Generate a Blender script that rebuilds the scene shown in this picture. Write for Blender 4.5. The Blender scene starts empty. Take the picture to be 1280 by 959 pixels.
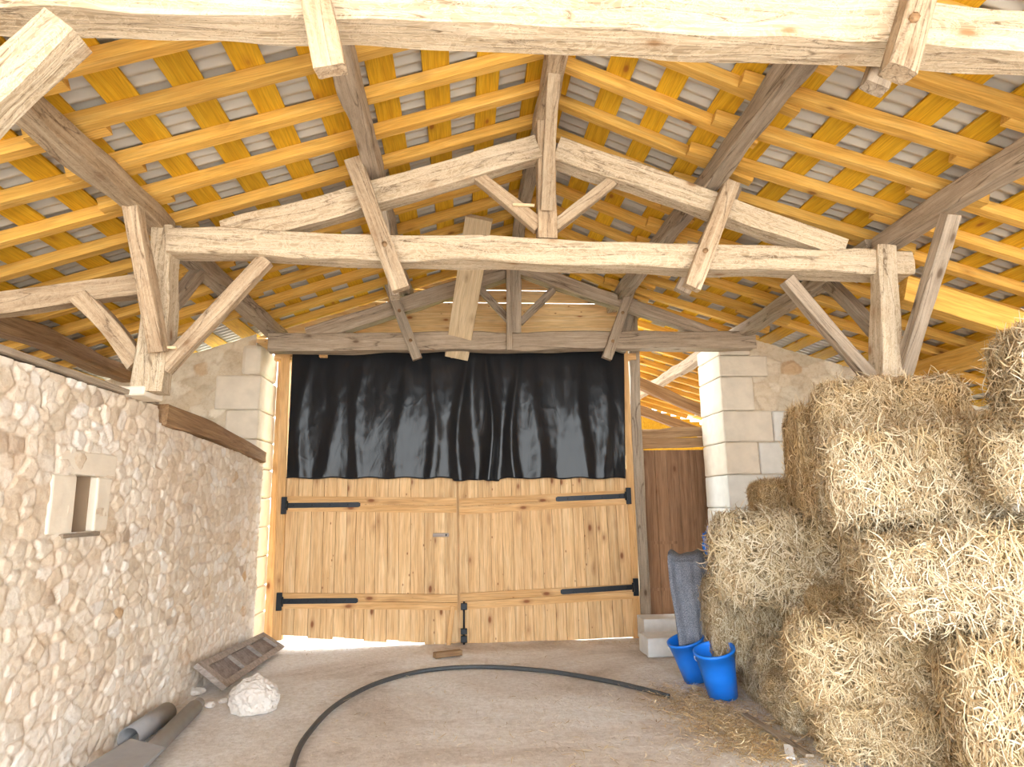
import bpy, bmesh, math, random
import numpy as np
from mathutils import Vector, Matrix, noise as mnoise

random.seed(7); RNG = np.random.default_rng(7)
SC = bpy.context.scene
COL = SC.collection

# ------------------------------------------------------------------ camera
F = 811.0; CX, CY = 640.0, 479.5; HC = 1.5
_r = .014; _a0, _b0 = 578 - CX, CY - 631
_a = _a0 * math.cos(_r) + _b0 * math.sin(_r); _b = -_a0 * math.sin(_r) + _b0 * math.cos(_r)
PITCH = math.atan(-_b / F); YAW = math.atan(-_a / F * math.cos(PITCH))
FW = np.array([math.sin(YAW) * math.cos(PITCH), math.cos(YAW) * math.cos(PITCH), math.sin(PITCH)])
_rt = np.array([math.cos(YAW), -math.sin(YAW), 0.0]); _up = np.cross(_rt, FW)
RT = _rt * math.cos(_r) - _up * math.sin(_r); UP = _rt * math.sin(_r) + _up * math.cos(_r)
CPOS = np.array([0, 0, HC])
cam = bpy.data.cameras.new('camera'); camo = bpy.data.objects.new('camera', cam); COL.objects.link(camo)
cam.sensor_fit = 'HORIZONTAL'; cam.sensor_width = 36.0; cam.lens = F / 1280 * 36.0; cam.clip_start = .05; cam.clip_end = 500
camo.matrix_world = Matrix(((RT[0], UP[0], -FW[0], 0), (RT[1], UP[1], -FW[1], 0), (RT[2], UP[2], -FW[2], HC), (0, 0, 0, 1)))
SC.camera = camo

# ------------------------------------------------------------------ light
SC.view_settings.view_transform = 'Standard'; SC.view_settings.look = 'None'
SC.view_settings.exposure = 2.4; SC.view_settings.gamma = 1.0; SC.view_settings.use_curve_mapping = False
w = bpy.data.worlds.new('sky'); SC.world = w; w.use_nodes = True
bg = w.node_tree.nodes['Background']; bg.inputs[0].default_value = (.90, .96, 1.0, 1); bg.inputs[1].default_value = 2.1
sun = bpy.data.lights.new('sun', 'SUN'); suno = bpy.data.objects.new('sun', sun); COL.objects.link(suno)
sun.energy = 2.6; sun.angle = math.radians(2.0); sun.color = (1, .95, .88)
suno.rotation_euler = Vector((.25, .55, -1.25)).to_track_quat('-Z', 'Y').to_euler()
SC.cycles.max_bounces = 10; SC.cycles.diffuse_bounces = 6

def ray(x, y): return FW * F + RT * (x - CX) + UP * (CY - y)
def atY(x, y, Y): d = ray(x, y); return Vector(CPOS + d * Y / d[1])
def atX(x, y, X): d = ray(x, y); return Vector(CPOS + d * X / d[0])
def atZ(x, y, Z): d = ray(x, y); return Vector(CPOS + d * (Z - HC) / d[2])

# ------------------------------------------------------------------ materials
def new_mat(name):
    m = bpy.data.materials.new(name); m.use_nodes = True
    nt = m.node_tree; b = nt.nodes['Principled BSDF']
    return m, nt, b, nt.nodes, nt.links
def N(nt, t, **kw):
    n = nt.nodes.new(t)
    for k, v in kw.items(): setattr(n, k, v)
    return n
def ramp(nt, src, stops, interp='LINEAR'):
    r = nt.nodes.new('ShaderNodeValToRGB'); r.color_ramp.interpolation = interp
    el = r.color_ramp.elements
    while len(el) < len(stops): el.new(.5)
    for e, (p, c) in zip(el, stops):
        e.position = p; e.color = (*c, 1) if len(c) == 3 else c
    nt.links.new(src, r.inputs[0]); return r.outputs[0]
def mix(nt, a, b, f, mode='MIX'):
    m = nt.nodes.new('ShaderNodeMix'); m.data_type = 'RGBA'; m.blend_type = mode
    for sock, v in ((6, a), (7, b), (0, f)):
        if isinstance(v, (tuple, list)): m.inputs[sock].default_value = (*v, 1)
        elif isinstance(v, (int, float)): m.inputs[sock].default_value = v
        else: nt.links.new(v, m.inputs[sock])
    return m.outputs[2]
def tex(nt, vec, kind, **kw):
    n = nt.nodes.new(kind)
    for k, v in kw.items():
        if k in n.inputs: n.inputs[k].default_value = v
        else: setattr(n, k, v)
    if vec is not None: nt.links.new(vec, n.inputs['Vector'])
    return n
def mapping(nt, vec, scale=(1, 1, 1), loc=None):
    m = nt.nodes.new('ShaderNodeMapping'); m.inputs['Scale'].default_value = scale
    nt.links.new(vec, m.inputs['Vector'])
    if loc is not None: nt.links.new(loc, m.inputs['Location'])
    return m.outputs[0]
def bump(nt, h, strength, dist, base=None):
    b = nt.nodes.new('ShaderNodeBump'); b.inputs['Strength'].default_value = strength; b.inputs['Distance'].default_value = dist
    nt.links.new(h, b.inputs['Height'])
    if base is not None: nt.links.new(base, b.inputs['Normal'])
    return b.outputs[0]

def wood(name, dark, mid, light, axis='X', knot=.5, knotcol=(.12, .05, .02), island=False, rough=.75,
         worm=0.0, bstr=.5, var=.22, grain=1.0):
    m, nt, b, ns, L = new_mat(name)
    tc = N(nt, 'ShaderNodeTexCoord')
    if island:
        gi = N(nt, 'ShaderNodeNewGeometry'); rnd = gi.outputs['Random Per Island']
    else:
        oi = N(nt, 'ShaderNodeObjectInfo'); rnd = oi.outputs['Random']
    cb = N(nt, 'ShaderNodeCombineXYZ')
    for i, k in enumerate((37.0, 91.0, 53.0)):
        mm = N(nt, 'ShaderNodeMath', operation='MULTIPLY'); mm.inputs[1].default_value = k
        L.new(rnd, mm.inputs[0]); L.new(mm.outputs[0], cb.inputs[i])
    add = N(nt, 'ShaderNodeVectorMath', operation='ADD'); L.new(tc.outputs['Object'], add.inputs[0]); L.new(cb.outputs[0], add.inputs[1])
    v = add.outputs[0]
    ax = 'XYZ'.index(axis)
    def sc(lo, hi): s = [hi] * 3; s[ax] = lo; return tuple(s)
    # large warp so the grain flows around
    wn = tex(nt, mapping(nt, v, sc(1.3, 5)), 'ShaderNodeTexNoise', Scale=1.0, Detail=2.0)
    wv = N(nt, 'ShaderNodeVectorMath', operation='MULTIPLY_ADD'); L.new(wn.outputs['Color'], wv.inputs[0])
    wv.inputs[1].default_value = (.06, .06, .06); L.new(v, wv.inputs[2]); v2 = wv.outputs[0]
    g1 = tex(nt, mapping(nt, v2, sc(1.2 * grain, 26 * grain)), 'ShaderNodeTexNoise', Scale=1.0, Detail=6.0, Roughness=.65)
    g2 = tex(nt, mapping(nt, v2, sc(4, 110)), 'ShaderNodeTexNoise', Scale=1.0, Detail=2.0)
    big = tex(nt, mapping(nt, v, sc(1.5, 4)), 'ShaderNodeTexNoise', Scale=1.0, Detail=3.0)
    c = ramp(nt, g1.outputs['Fac'], [(.3, dark), (.5, mid), (.68, light)])
    c = mix(nt, c, mix(nt, dark, light, big.outputs['Fac']), .35)
    c = mix(nt, c, ramp(nt, g2.outputs['Fac'], [(.3, (.6,) * 3), (.6, (1.0,) * 3)]), .6, 'MULTIPLY')
    if worm:
        ck = tex(nt, mapping(nt, v2, sc(.7, 11)), 'ShaderNodeTexNoise', Scale=1.0, Detail=1.5)
        cm = ramp(nt, ck.outputs['Fac'], [(.487, (1, 1, 1)), (.499, (.22, .17, .13)), (.501, (.22, .17, .13)), (.513, (1, 1, 1))])
        c = mix(nt, c, cm, .75, 'MULTIPLY')
    if worm:
        wn2 = tex(nt, mapping(nt, v2, sc(7, 15)), 'ShaderNodeTexNoise', Scale=1.0, Detail=3.0, Distortion=2.5)
        wm = ramp(nt, wn2.outputs['Fac'], [(.40, (0, 0, 0)), (.47, (1, 1, 1)), (.50, (.1,) * 3), (.56, (.9,) * 3), (.60, (0, 0, 0))])
        c = mix(nt, c, tuple(min(1, q * 1.12) for q in light), mix(nt, (0, 0, 0), wm, worm))
        sp_ = tex(nt, mapping(nt, v2, sc(30, 60)), 'ShaderNodeTexVoronoi', feature='F1', Scale=1.0)
        c = mix(nt, c, tuple(q * .5 for q in dark), mix(nt, (0, 0, 0), ramp(nt, sp_.outputs['Distance'], [(.08, (1, 1, 1)), (.16, (0, 0, 0))]), worm * 1.2))
    if knot:
        kv = tex(nt, mapping(nt, v, sc(3.8, 8)), 'ShaderNodeTexVoronoi', feature='F1', Scale=1.0)
        km = ramp(nt, kv.outputs['Distance'], [(.0, (1, 1, 1)), (.10, (.9,) * 3), (.18, (.3,) * 3), (.38, (0, 0, 0))])
        sel = N(nt, 'ShaderNodeSeparateColor'); L.new(kv.outputs['Color'], sel.inputs[0])
        gate = N(nt, 'ShaderNodeMath', operation='LESS_THAN'); L.new(sel.outputs[0], gate.inputs[0]); gate.inputs[1].default_value = knot
        kk = N(nt, 'ShaderNodeMath', operation='MULTIPLY'); L.new(km, kk.inputs[0]); L.new(gate.outputs[0], kk.inputs[1])
        c = mix(nt, c, knotcol, kk.outputs[0])
    if knot > .3:      # small scattered pin knots
        kv3 = tex(nt, mapping(nt, v, sc(9, 17)), 'ShaderNodeTexVoronoi', feature='F1', Scale=1.0)
        km3 = ramp(nt, kv3.outputs['Distance'], [(.0, (.9,) * 3), (.09, (.75,) * 3), (.16, (0, 0, 0))])
        s3 = N(nt, 'ShaderNodeSeparateColor'); L.new(kv3.outputs['Color'], s3.inputs[0])
        g3 = N(nt, 'ShaderNodeMath', operation='LESS_THAN'); L.new(s3.outputs[1], g3.inputs[0]); g3.inputs[1].default_value = knot * .55
        k3 = N(nt, 'ShaderNodeMath', operation='MULTIPLY'); L.new(km3, k3.inputs[0]); L.new(g3.outputs[0], k3.inputs[1])
        c = mix(nt, c, knotcol, k3.outputs[0])
    tint = ramp(nt, rnd, [(0, (1 - var,) * 3), (.5, (1 - var * .3, 1 - var * .45, 1 - var * .55)), (1, (1, 1, 1))])
    c = mix(nt, c, tint, 1.0, 'MULTIPLY')
    L.new(c, b.inputs['Base Color']); b.inputs['Roughness'].default_value = rough
    n1 = bump(nt, g1.outputs['Fac'], bstr, .012); n2 = bump(nt, g2.outputs['Fac'], bstr * .5, .004, n1)
    L.new(n2, b.inputs['Normal'])
    b.inputs['Specular IOR Level'].default_value = .25
    return m

M = {}
M['old_pale'] = wood('old_pale_oak', (.30, .21, .12), (.53, .42, .28), (.70, .60, .46), worm=.5, knot=.25, knotcol=(.3, .17, .08), bstr=.9, var=.1)
M['old'] = wood('old_oak', (.24, .15, .08), (.46, .34, .22), (.66, .54, .39), worm=.3, knot=.3, knotcol=(.2, .11, .05), bstr=.9, var=.18)
M['old_grey'] = wood('old_grey_oak', (.20, .155, .11), (.40, .325, .245), (.57, .48, .38), worm=.15, knot=.3, knotcol=(.12, .08, .05), bstr=.9, var=.2)
M['shutter'] = wood('shutter_panel_wood', (.17, .14, .13), (.29, .25, .24), (.42, .38, .37), axis='X', knot=.0, island=True, var=.2, bstr=.6)
M['old_brown'] = wood('old_brown_oak', (.17, .09, .04), (.32, .19, .10), (.46, .31, .17), knot=.3, bstr=.8, var=.15)
M['rafter'] = wood('yellow_rafter_pine', (.58, .30, .05), (.78, .45, .09), (.86, .56, .17), knot=.3, knotcol=(.22, .09, .02), var=.2, bstr=.3)
M['roofboard'] = wood('yellow_board_pine', (.60, .33, .02), (.74, .45, .03), (.82, .53, .06), axis='Y', knot=.22, knotcol=(.35, .13, .02), var=.16, bstr=.25)
M['pine'] = wood('pine_planks', (.50, .28, .11), (.76, .50, .25), (.90, .68, .41), axis='Z', knot=.5, knotcol=(.22, .08, .03), island=True, var=.2, bstr=.25)
M['pine_h'] = wood('pine_rails', (.50, .27, .09), (.70, .42, .18), (.82, .56, .30), axis='X', knot=.35, knotcol=(.22, .08, .03), island=True, var=.2, bstr=.25)
M['pine_g'] = wood('pine_gable', (.74, .48, .20), (.90, .66, .34), (.97, .80, .52), axis='X', knot=.6, knotcol=(.3, .1, .03), island=True, var=.2, bstr=.25)
M['door'] = wood('brown_door_wood', (.13, .07, .035), (.24, .135, .075), (.35, .21, .125), axis='Z', knot=.25, island=True, var=.25, bstr=.5)
M['greywood'] = wood('grey_weathered_wood', (.24, .20, .18), (.38, .33, .30), (.50, .45, .41), axis='X', knot=.1, island=True, var=.2, bstr=.5)

def simple(name, col, rough=.6, metal=0., nscale=0, namt=.15, bstr=0., bdist=.01):
    m, nt, b, ns, L = new_mat(name)
    b.inputs['Roughness'].default_value = rough; b.inputs['Metallic'].default_value = metal
    tc = N(nt, 'ShaderNodeTexCoord')
    n = tex(nt, tc.outputs['Object'], 'ShaderNodeTexNoise', Scale=nscale or 20.0, Detail=5.0)
    c = mix(nt, tuple(q * (1 - namt) for q in col), tuple(min(1, q * (1 + namt)) for q in col), n.outputs['Fac'])
    L.new(c, b.inputs['Base Color'])
    if bstr: L.new(bump(nt, n.outputs['Fac'], bstr, bdist), b.inputs['Normal'])
    return m
M['steel'] = simple('galvanised_sheet', (.52, .50, .45), .5, .1, 3, .2)
M['iron'] = simple('black_iron', (.018, .022, .028), .45, .6, 60, .3, .2, .002)
M['peg'] = simple('pale_peg_wood', (.70, .54, .34), .7, 0, 30, .2)
M['blue'] = simple('blue_plastic', (.01, .20, .85), .35, 0, 8, .1)
M['pvc'] = simple('grey_pvc', (.27, .27, .28), .5, 0, 12, .2, .15, .004)
M['hose'] = simple('black_hose', (.05, .055, .06), .55, 0, 40, .4)
M['block'] = simple('pale_concrete', (.66, .67, .68), .9, 0, 14, .15, .5, .01)
M['whiteplastic'] = simple('white_plastic', (.8, .82, .85), .4, 0, 8, .05)
M['ash'] = simple('dressed_limestone', (.74, .67, .56), .9, 0, 9, .13, .5, .012)
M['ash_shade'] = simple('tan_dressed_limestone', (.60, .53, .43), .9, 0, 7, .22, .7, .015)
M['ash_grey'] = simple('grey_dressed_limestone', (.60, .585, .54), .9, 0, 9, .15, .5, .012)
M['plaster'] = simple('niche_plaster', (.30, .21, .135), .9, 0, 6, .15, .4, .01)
M['rock'] = simple('chalk_rock', (.60, .56, .52), .9, 0, 7, .2, .8, .02)

# rubble stone: colours of single stones come from an attribute on the mesh
def stone_mat(name):
    m, nt, b, ns, L = new_mat(name)
    at = N(nt, 'ShaderNodeAttribute'); at.attribute_name = 'stone'
    tc = N(nt, 'ShaderNodeTexCoord')
    n = tex(nt, tc.outputs['Object'], 'ShaderNodeTexNoise', Scale=16.0, Detail=8.0, Roughness=.7)
    n2 = tex(nt, tc.outputs['Object'], 'ShaderNodeTexNoise', Scale=2.2, Detail=4.0)
    c = mix(nt, at.outputs['Color'], ramp(nt, n.outputs['Fac'], [(.3, (.70, .62, .54)), (.55, (1, 1, 1))]), .6, 'MULTIPLY')
    c = mix(nt, c, ramp(nt, n2.outputs['Fac'], [(.35, (.93, .84, .74)), (.6, (1, 1, 1))]), .6, 'MULTIPLY')
    L.new(c, b.inputs['Base Color']); b.inputs['Roughness'].default_value = .95; b.inputs['Specular IOR Level'].default_value = .1
    L.new(bump(nt, n.outputs['Fac'], .7, .02), b.inputs['Normal'])
    return m
M['rubble'] = stone_mat('rubble_limestone')

def ground_mat():
    m, nt, b, ns, L = new_mat('packed_earth')
    tc = N(nt, 'ShaderNodeTexCoord'); o = tc.outputs['Object']
    a = tex(nt, o, 'ShaderNodeTexNoise', Scale=.55, Detail=5.0, Roughness=.6, Distortion=.6)
    d = tex(nt, o, 'ShaderNodeTexNoise', Scale=22.0, Detail=8.0, Roughness=.75)
    v = tex(nt, o, 'ShaderNodeTexVoronoi', Scale=38.0, feature='F1')
    c = ramp(nt, a.outputs['Fac'], [(.36, (.56, .49, .43)), (.46, (.78, .73, .69)), (.57, (.90, .89, .88))])
    c = mix(nt, c, ramp(nt, d.outputs['Fac'], [(.3, (.68, .64, .60)), (.6, (1.0, 1.0, 1.0))]), .8, 'MULTIPLY')
    s = N(nt, 'ShaderNodeSeparateColor'); L.new(v.outputs['Color'], s.inputs[0])
    gt = N(nt, 'ShaderNodeMath', operation='GREATER_THAN'); L.new(s.outputs[0], gt.inputs[0]); gt.inputs[1].default_value = .86
    pe = ramp(nt, v.outputs['Distance'], [(.25, (1, 1, 1)), (.4, (0, 0, 0))])
    pm = N(nt, 'ShaderNodeMath', operation='MULTIPLY'); L.new(gt.outputs[0], pm.inputs[0]); L.new(pe, pm.inputs[1])
    c = mix(nt, c, (.74, .68, .60), pm.outputs[0])
    L.new(c, b.inputs['Base Color']); b.inputs['Roughness'].default_value = .95; b.inputs['Specular IOR Level'].default_value = .1
    n1 = bump(nt, d.outputs['Fac'], .8, .025); L.new(bump(nt, pm.outputs[0], .4, .01, n1), b.inputs['Normal'])
    return m
M['earth'] = ground_mat()
M['gravel'] = simple('pale_yard_gravel', (.66, .60, .53), .95, 0, 5, .15)
M['grass'] = simple('grass', (.14, .22, .02), .9, 0, 14, .4)

def straw_mat(name, stops, body=False):
    m, nt, b, ns, L = new_mat(name)
    gi = N(nt, 'ShaderNodeNewGeometry'); tc = N(nt, 'ShaderNodeTexCoord')
    if body:
        n = tex(nt, mapping(nt, tc.outputs['Object'], (60, 60, 14)), 'ShaderNodeTexNoise', Scale=1.0, Detail=6.0, Roughness=.8)
        src = n.outputs['Fac']; L.new(bump(nt, src, 1.0, .03), b.inputs['Normal'])
    else: src = gi.outputs['Random Per Island']
    c = ramp(nt, src, stops)
    big = tex(nt, tc.outputs['Object'], 'ShaderNodeTexNoise', Scale=4.0, Detail=2.0)
    oi = N(nt, 'ShaderNodeObjectInfo')
    c = mix(nt, c, ramp(nt, big.outputs['Fac'], [(.38, (.96, .90, .84)), (.5, (1, 1, 1)), (.68, (1.0, .88, .66))]), .7, 'MULTIPLY')
    c = mix(nt, c, ramp(nt, oi.outputs['Random'], [(0, (.80, .80, .80)), (.5, (1, 1, 1)), (1, (1, .90, .74))]), 1.0, 'MULTIPLY')
    L.new(c, b.inputs['Base Color']); b.inputs['Roughness'].default_value = .7
    b.inputs['Specular IOR Level'].default_value = .3
    return m
M['straw'] = straw_mat('straw', [(0, (.26, .18, .09)), (.35, (.52, .41, .25)), (.7, (.70, .60, .42)), (1, (.82, .75, .60))])
M['strawbody'] = straw_mat('straw_body', [(.3, (.14, .10, .05)), (.55, (.38, .30, .18)), (.75, (.62, .52, .36))], True)

def tarp_mat():
    m, nt, b, ns, L = new_mat('black_plastic_sheet')
    b.inputs['Base Color'].default_value = (.012, .013, .015, 1); b.inputs['Roughness'].default_value = .19
    b.inputs['Specular IOR Level'].default_value = .22
    tc = N(nt, 'ShaderNodeTexCoord'); o = tc.outputs['Object']
    n = tex(nt, mapping(nt, o, (9, 9, 2.5)), 'ShaderNodeTexNoise', Scale=1.0, Detail=4.0, Distortion=1.0)
    v = tex(nt, mapping(nt, o, (6, 6, 2.2)), 'ShaderNodeTexVoronoi', feature='DISTANCE_TO_EDGE', Scale=1.0)
    e = ramp(nt, v.outputs['Distance'], [(0, (1, 1, 1)), (.05, (0, 0, 0))])
    L.new(bump(nt, e, .10, .003, bump(nt, n.outputs['Fac'], .2, .008)), b.inputs['Normal'])
    return m
M['tarp'] = tarp_mat()
def cloth_mat():
    m, nt, b, ns, L = new_mat('grey_blue_blanket_cloth')
    tc = N(nt, 'ShaderNodeTexCoord')
    n = tex(nt, tc.outputs['Object'], 'ShaderNodeTexNoise', Scale=140.0, Detail=3.0)
    n2 = tex(nt, tc.outputs['Object'], 'ShaderNodeTexNoise', Scale=9.0, Detail=3.0)
    c = ramp(nt, n.outputs['Fac'], [(.35, (.10, .115, .15)), (.65, (.26, .28, .33))])
    c = mix(nt, c, ramp(nt, n2.outputs['Fac'], [(.3, (.75,) * 3), (.65, (1, 1, 1))]), .8, 'MULTIPLY')
    L.new(c, b.inputs['Base Color']); b.inputs['Roughness'].default_value = .95
    L.new(bump(nt, n.outputs['Fac'], .5, .004), b.inputs['Normal'])
    return m
M['cloth'] = cloth_mat()

# ------------------------------------------------------------------ helpers
def props(o, label=None, cat=None, group=None, kind=None):
    if label: o['label'] = label
    if cat: o['category'] = cat
    if group: o['group'] = group
    if kind: o['kind'] = kind
    return o
def thing(name, loc, label, cat, group=None):
    o = bpy.data.objects.new(name, None); o.location = loc; o.empty_display_size = .1
    COL.objects.link(o); return props(o, label, cat, group)
def link(name, me, mat, parent=None, mw=None):
    me.materials.append(M[mat] if isinstance(mat, str) else mat)
    o = bpy.data.objects.new(name, me); COL.objects.link(o)
    if mw is None: mw = Matrix.Identity(4)
    if parent is not None:
        o.parent = parent
        root = parent; off = Vector((0, 0, 0))
        chain = parent; base = Matrix.Identity(4)
        while chain is not None:
            base = chain.matrix_basis @ base; chain = chain.parent
        o.matrix_basis = base.inverted() @ mw
    else: o.matrix_basis = mw
    return o
def smooth(me, on=True):
    me.polygons.foreach_set('use_smooth', [on] * len(me.polygons))
def np_mesh(name, verts, quads):
    me = bpy.data.meshes.new(name)
    verts = np.ascontiguousarray(verts, dtype=np.float32); quads = np.ascontiguousarray(quads, dtype=np.int32)
    me.vertices.add(len(verts)); me.vertices.foreach_set('co', verts.ravel())
    me.loops.add(quads.size); me.loops.foreach_set('vertex_index', quads.ravel())
    me.polygons.add(len(quads)); me.polygons.foreach_set('loop_start', np.arange(0, quads.size, quads.shape[1], dtype=np.int32))
    me.update(calc_edges=True); me.validate(); return me
def frame_matrix(p0, p1, upv=(0, 0, 1)):
    x = (Vector(p1) - Vector(p0)).normalized(); u = Vector(upv)
    if abs(x.dot(u)) > .98: u = Vector((0, 1, 0))
    y = u.cross(x).normalized(); z = x.cross(y)
    m = Matrix((x, y, z)).transposed().to_4x4(); m.translation = p0; return m

def beam(name, p0, p1, wd, ht, mat, parent=None, rough=.006, w1=None, h1=None, bev=.11, upv=(0, 0, 1), bow=0.0, over=0.0):
    """squared timber from p0 to p1; local X runs along it"""
    p0, p1 = Vector(p0), Vector(p1); d = (p1 - p0).normalized(); p0 = p0 - d * over; p1 = p1 + d * over
    Ln = (p1 - p0).length; w1 = w1 or wd; h1 = h1 or ht
    n = max(1, int(Ln / .09)) if rough > .001 else 1
    if bow: n = max(n, 8)
    prof = []
    for i in range(4):   # chamfered square: corner pairs, plus face midpoints
        a = [(1, 1), (-1, 1), (-1, -1), (1, -1)][i]; b_ = bev
        pts = [(a[0], a[1] * (1 - b_)), (a[0] * (1 - b_), a[1])] if i % 2 == 0 else [(a[0] * (1 - b_), a[1]), (a[0], a[1] * (1 - b_))]
        prof += pts
        nx = [(1, 1), (-1, 1), (-1, -1), (1, -1)][(i + 1) % 4]
        prof.append(((a[0] + nx[0]) / 2, (a[1] + nx[1]) / 2))
    K = len(prof); off = Vector((random.random() * 90, random.random() * 90, random.random() * 90))
    vs = []
    for i in range(n + 1):
        t = i / n; ww = (wd + (w1 - wd) * t) / 2; hh = (ht + (h1 - ht) * t) / 2
        cz = bow * math.sin(math.pi * t)
        dy = dz = 0
        if rough > .001:
            q = mnoise.noise_vector(Vector((t * Ln * 1.1, 0, 0)) + off); dy, dz = q[0] * rough * 2.2, q[1] * rough * 2.2
        for (a, b_) in prof:
            y, z = a * ww + dy, b_ * hh + dz + cz
            if rough > .001:
                q = mnoise.noise_vector(Vector((t * Ln * 2.6, a * 1.3, b_ * 1.3)) + off)
                y += q[1] * rough * 1.6; z += q[2] * rough * 1.6
            vs.append((t * Ln, y, z))
    fs = [(i * K + j, (i + 1) * K + j, (i + 1) * K + (j + 1) % K, i * K + (j + 1) % K) for i in range(n) for j in range(K)]
    fs = [f[::-1] for f in fs]
    fs.append(tuple(range(K))); fs.append(tuple(n * K + K - 1 - j for j in range(K)))
    me = bpy.data.meshes.new(name); me.from_pydata(vs, [], fs); me.update()
    bm = bmesh.new(); bm.from_mesh(me); bmesh.ops.recalc_face_normals(bm, faces=bm.faces); bm.to_mesh(me); bm.free()
    if rough > .001:
        smooth(me); me.polygons[len(me.polygons) - 1].use_smooth = False; me.polygons[len(me.polygons) - 2].use_smooth = False
        for e in me.edges:
            a_, c_ = e.vertices[0], e.vertices[1]
            if (a_ % K == c_ % K and a_ % 3 != 2) or (a_ // K == c_ // K and a_ // K in (0, n)): e.use_edge_sharp = True
    return link(name, me, mat, parent, frame_matrix(p0, p1, upv))

def prism_bm(bm, pts, thick):
    """pts: world points of a front polygon (in a plane y=const); extruded towards +Y"""
    a = [bm.verts.new(p) for p in pts]; b_ = [bm.verts.new(Vector(p) + Vector((0, thick, 0))) for p in pts]
    n = len(pts); bm.faces.new(a); bm.faces.new(b_[::-1])
    for i in range(n): bm.faces.new((a[i], b_[i], b_[(i + 1) % n], a[(i + 1) % n]))
def finish(bm, name, mat, parent=None, bevel=0.0, base=None, sm=False):
    bmesh.ops.recalc_face_normals(bm, faces=bm.faces)
    if bevel: bmesh.ops.bevel(bm, geom=bm.edges[:], offset=bevel, segments=2, affect='EDGES', profile=.5)
    if base is None:
        c = Vector((0, 0, 0))
        for v in bm.verts: c += v.co
        c /= len(bm.verts); zmin = min(v.co.z for v in bm.verts); base = Vector((c.x, c.y, zmin))
    for v in bm.verts: v.co -= base
    me = bpy.data.meshes.new(name); bm.to_mesh(me); bm.free()
    if sm: smooth(me)
    return link(name, me, mat, parent, Matrix.Translation(base))
def box_bm(bm, x0, x1, y0, y1, z0, z1):
    prism_bm(bm, [(x0, y0, z0), (x1, y0, z0), (x1, y0, z1), (x0, y0, z1)], y1 - y0)
def tube(name, pts, r, mat, parent=None, n=10, r1=None):
    bm = bmesh.new(); rings = []; pts = [Vector(p) for p in pts]; K = len(pts)
    for i, p in enumerate(pts):
        t = (pts[min(i + 1, K - 1)] - pts[max(i - 1, 0)]).normalized()
        u = Vector((0, 0, 1)) if abs(t.z) < .9 else Vector((1, 0, 0))
        s = t.cross(u).normalized(); v = s.cross(t); rr = r + ((r1 if r1 else r) - r) * i / (K - 1)
        rings.append([bm.verts.new(p + (s * math.cos(2 * math.pi * k / n) + v * math.sin(2 * math.pi * k / n)) * rr) for k in range(n)])
    for a, b_ in zip(rings, rings[1:]):
        for k in range(n): bm.faces.new((a[k], a[(k + 1) % n], b_[(k + 1) % n], b_[k]))
    bm.faces.new(rings[0][::-1]); bm.faces.new(rings[-1])
    return finish(bm, name, mat, parent, sm=True)
def spline(P, n):
    P = [Vector(p) for p in P]; out = []
    for i in range(len(P) - 1):
        p0, p1, p2, p3 = P[max(i - 1, 0)], P[i], P[i + 1], P[min(i + 2, len(P) - 1)]
        for k in range(n):
            t = k / n
            out.append(.5 * ((2 * p1) + (-p0 + p2) * t + (2 * p0 - 5 * p1 + 4 * p2 - p3) * t * t + (-p0 + 3 * p1 - 3 * p2 + p3) * t ** 3))
    out.append(P[-1]); return out
ORD = ['first', 'second', 'third', 'fourth', 'fifth', 'sixth', 'seventh', 'eighth', 'ninth', 'tenth', 'eleventh', 'twelfth',
       'thirteenth', 'fourteenth', 'fifteenth', 'sixteenth', 'seventeenth', 'eighteenth', 'nineteenth', 'twentieth',
       'twenty-first', 'twenty-second', 'twenty-third', 'twenty-fourth', 'twenty-fifth', 'twenty-sixth', 'twenty-seventh', 'twenty-eighth',
       'twenty-ninth', 'thirtieth', 'thirty-first', 'thirty-second', 'thirty-third', 'thirty-fourth', 'thirty-fifth']

# ------------------------------------------------------------------ setting: floor, ground
def vnoise(P, s):
    return np.array([mnoise.fractal(Vector(p) * s, .6, 2.0, 4) for p in P])
xs = np.linspace(-7.2, 9.2, 150); ys = np.concatenate([np.linspace(-1.5, 3.2, 14)[:-1], np.linspace(3.2, 8.6, 110)])
X, Y = np.meshgrid(xs, ys); P = np.stack([X.ravel(), Y.ravel(), np.zeros(X.size)], 1)
P[:, 2] = vnoise(P, .9) * .012 + vnoise(P, 5.) * .006 - .008
nx, ny = len(xs), len(ys)
I = np.arange(nx * ny).reshape(ny, nx)
Q = np.stack([I[:-1, :-1], I[:-1, 1:], I[1:, 1:], I[1:, :-1]], -1).reshape(-1, 4)
me = np_mesh('floor', P, Q); smooth(me); fl = link('floor', me, 'earth'); props(fl, kind='structure')
bm = bmesh.new(); s = 60
bm.faces.new([bm.verts.new(p) for p in ((-s, -s, -.06), (s, -s, -.06), (s, s, -.06), (-s, s, -.06))])
props(finish(bm, 'ground', 'gravel'), kind='structure')
bm = bmesh.new(); bm.faces.new([bm.verts.new(p) for p in ((-2.8, 8.1, -.028), (2.05, 8.1, -.028), (2.05, 26, .1), (-2.8, 26, .1))])
props(finish(bm, 'lawn', 'grass'), 'bright green grass seen through the gap under the barn gates', 'grass', kind='stuff')

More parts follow.
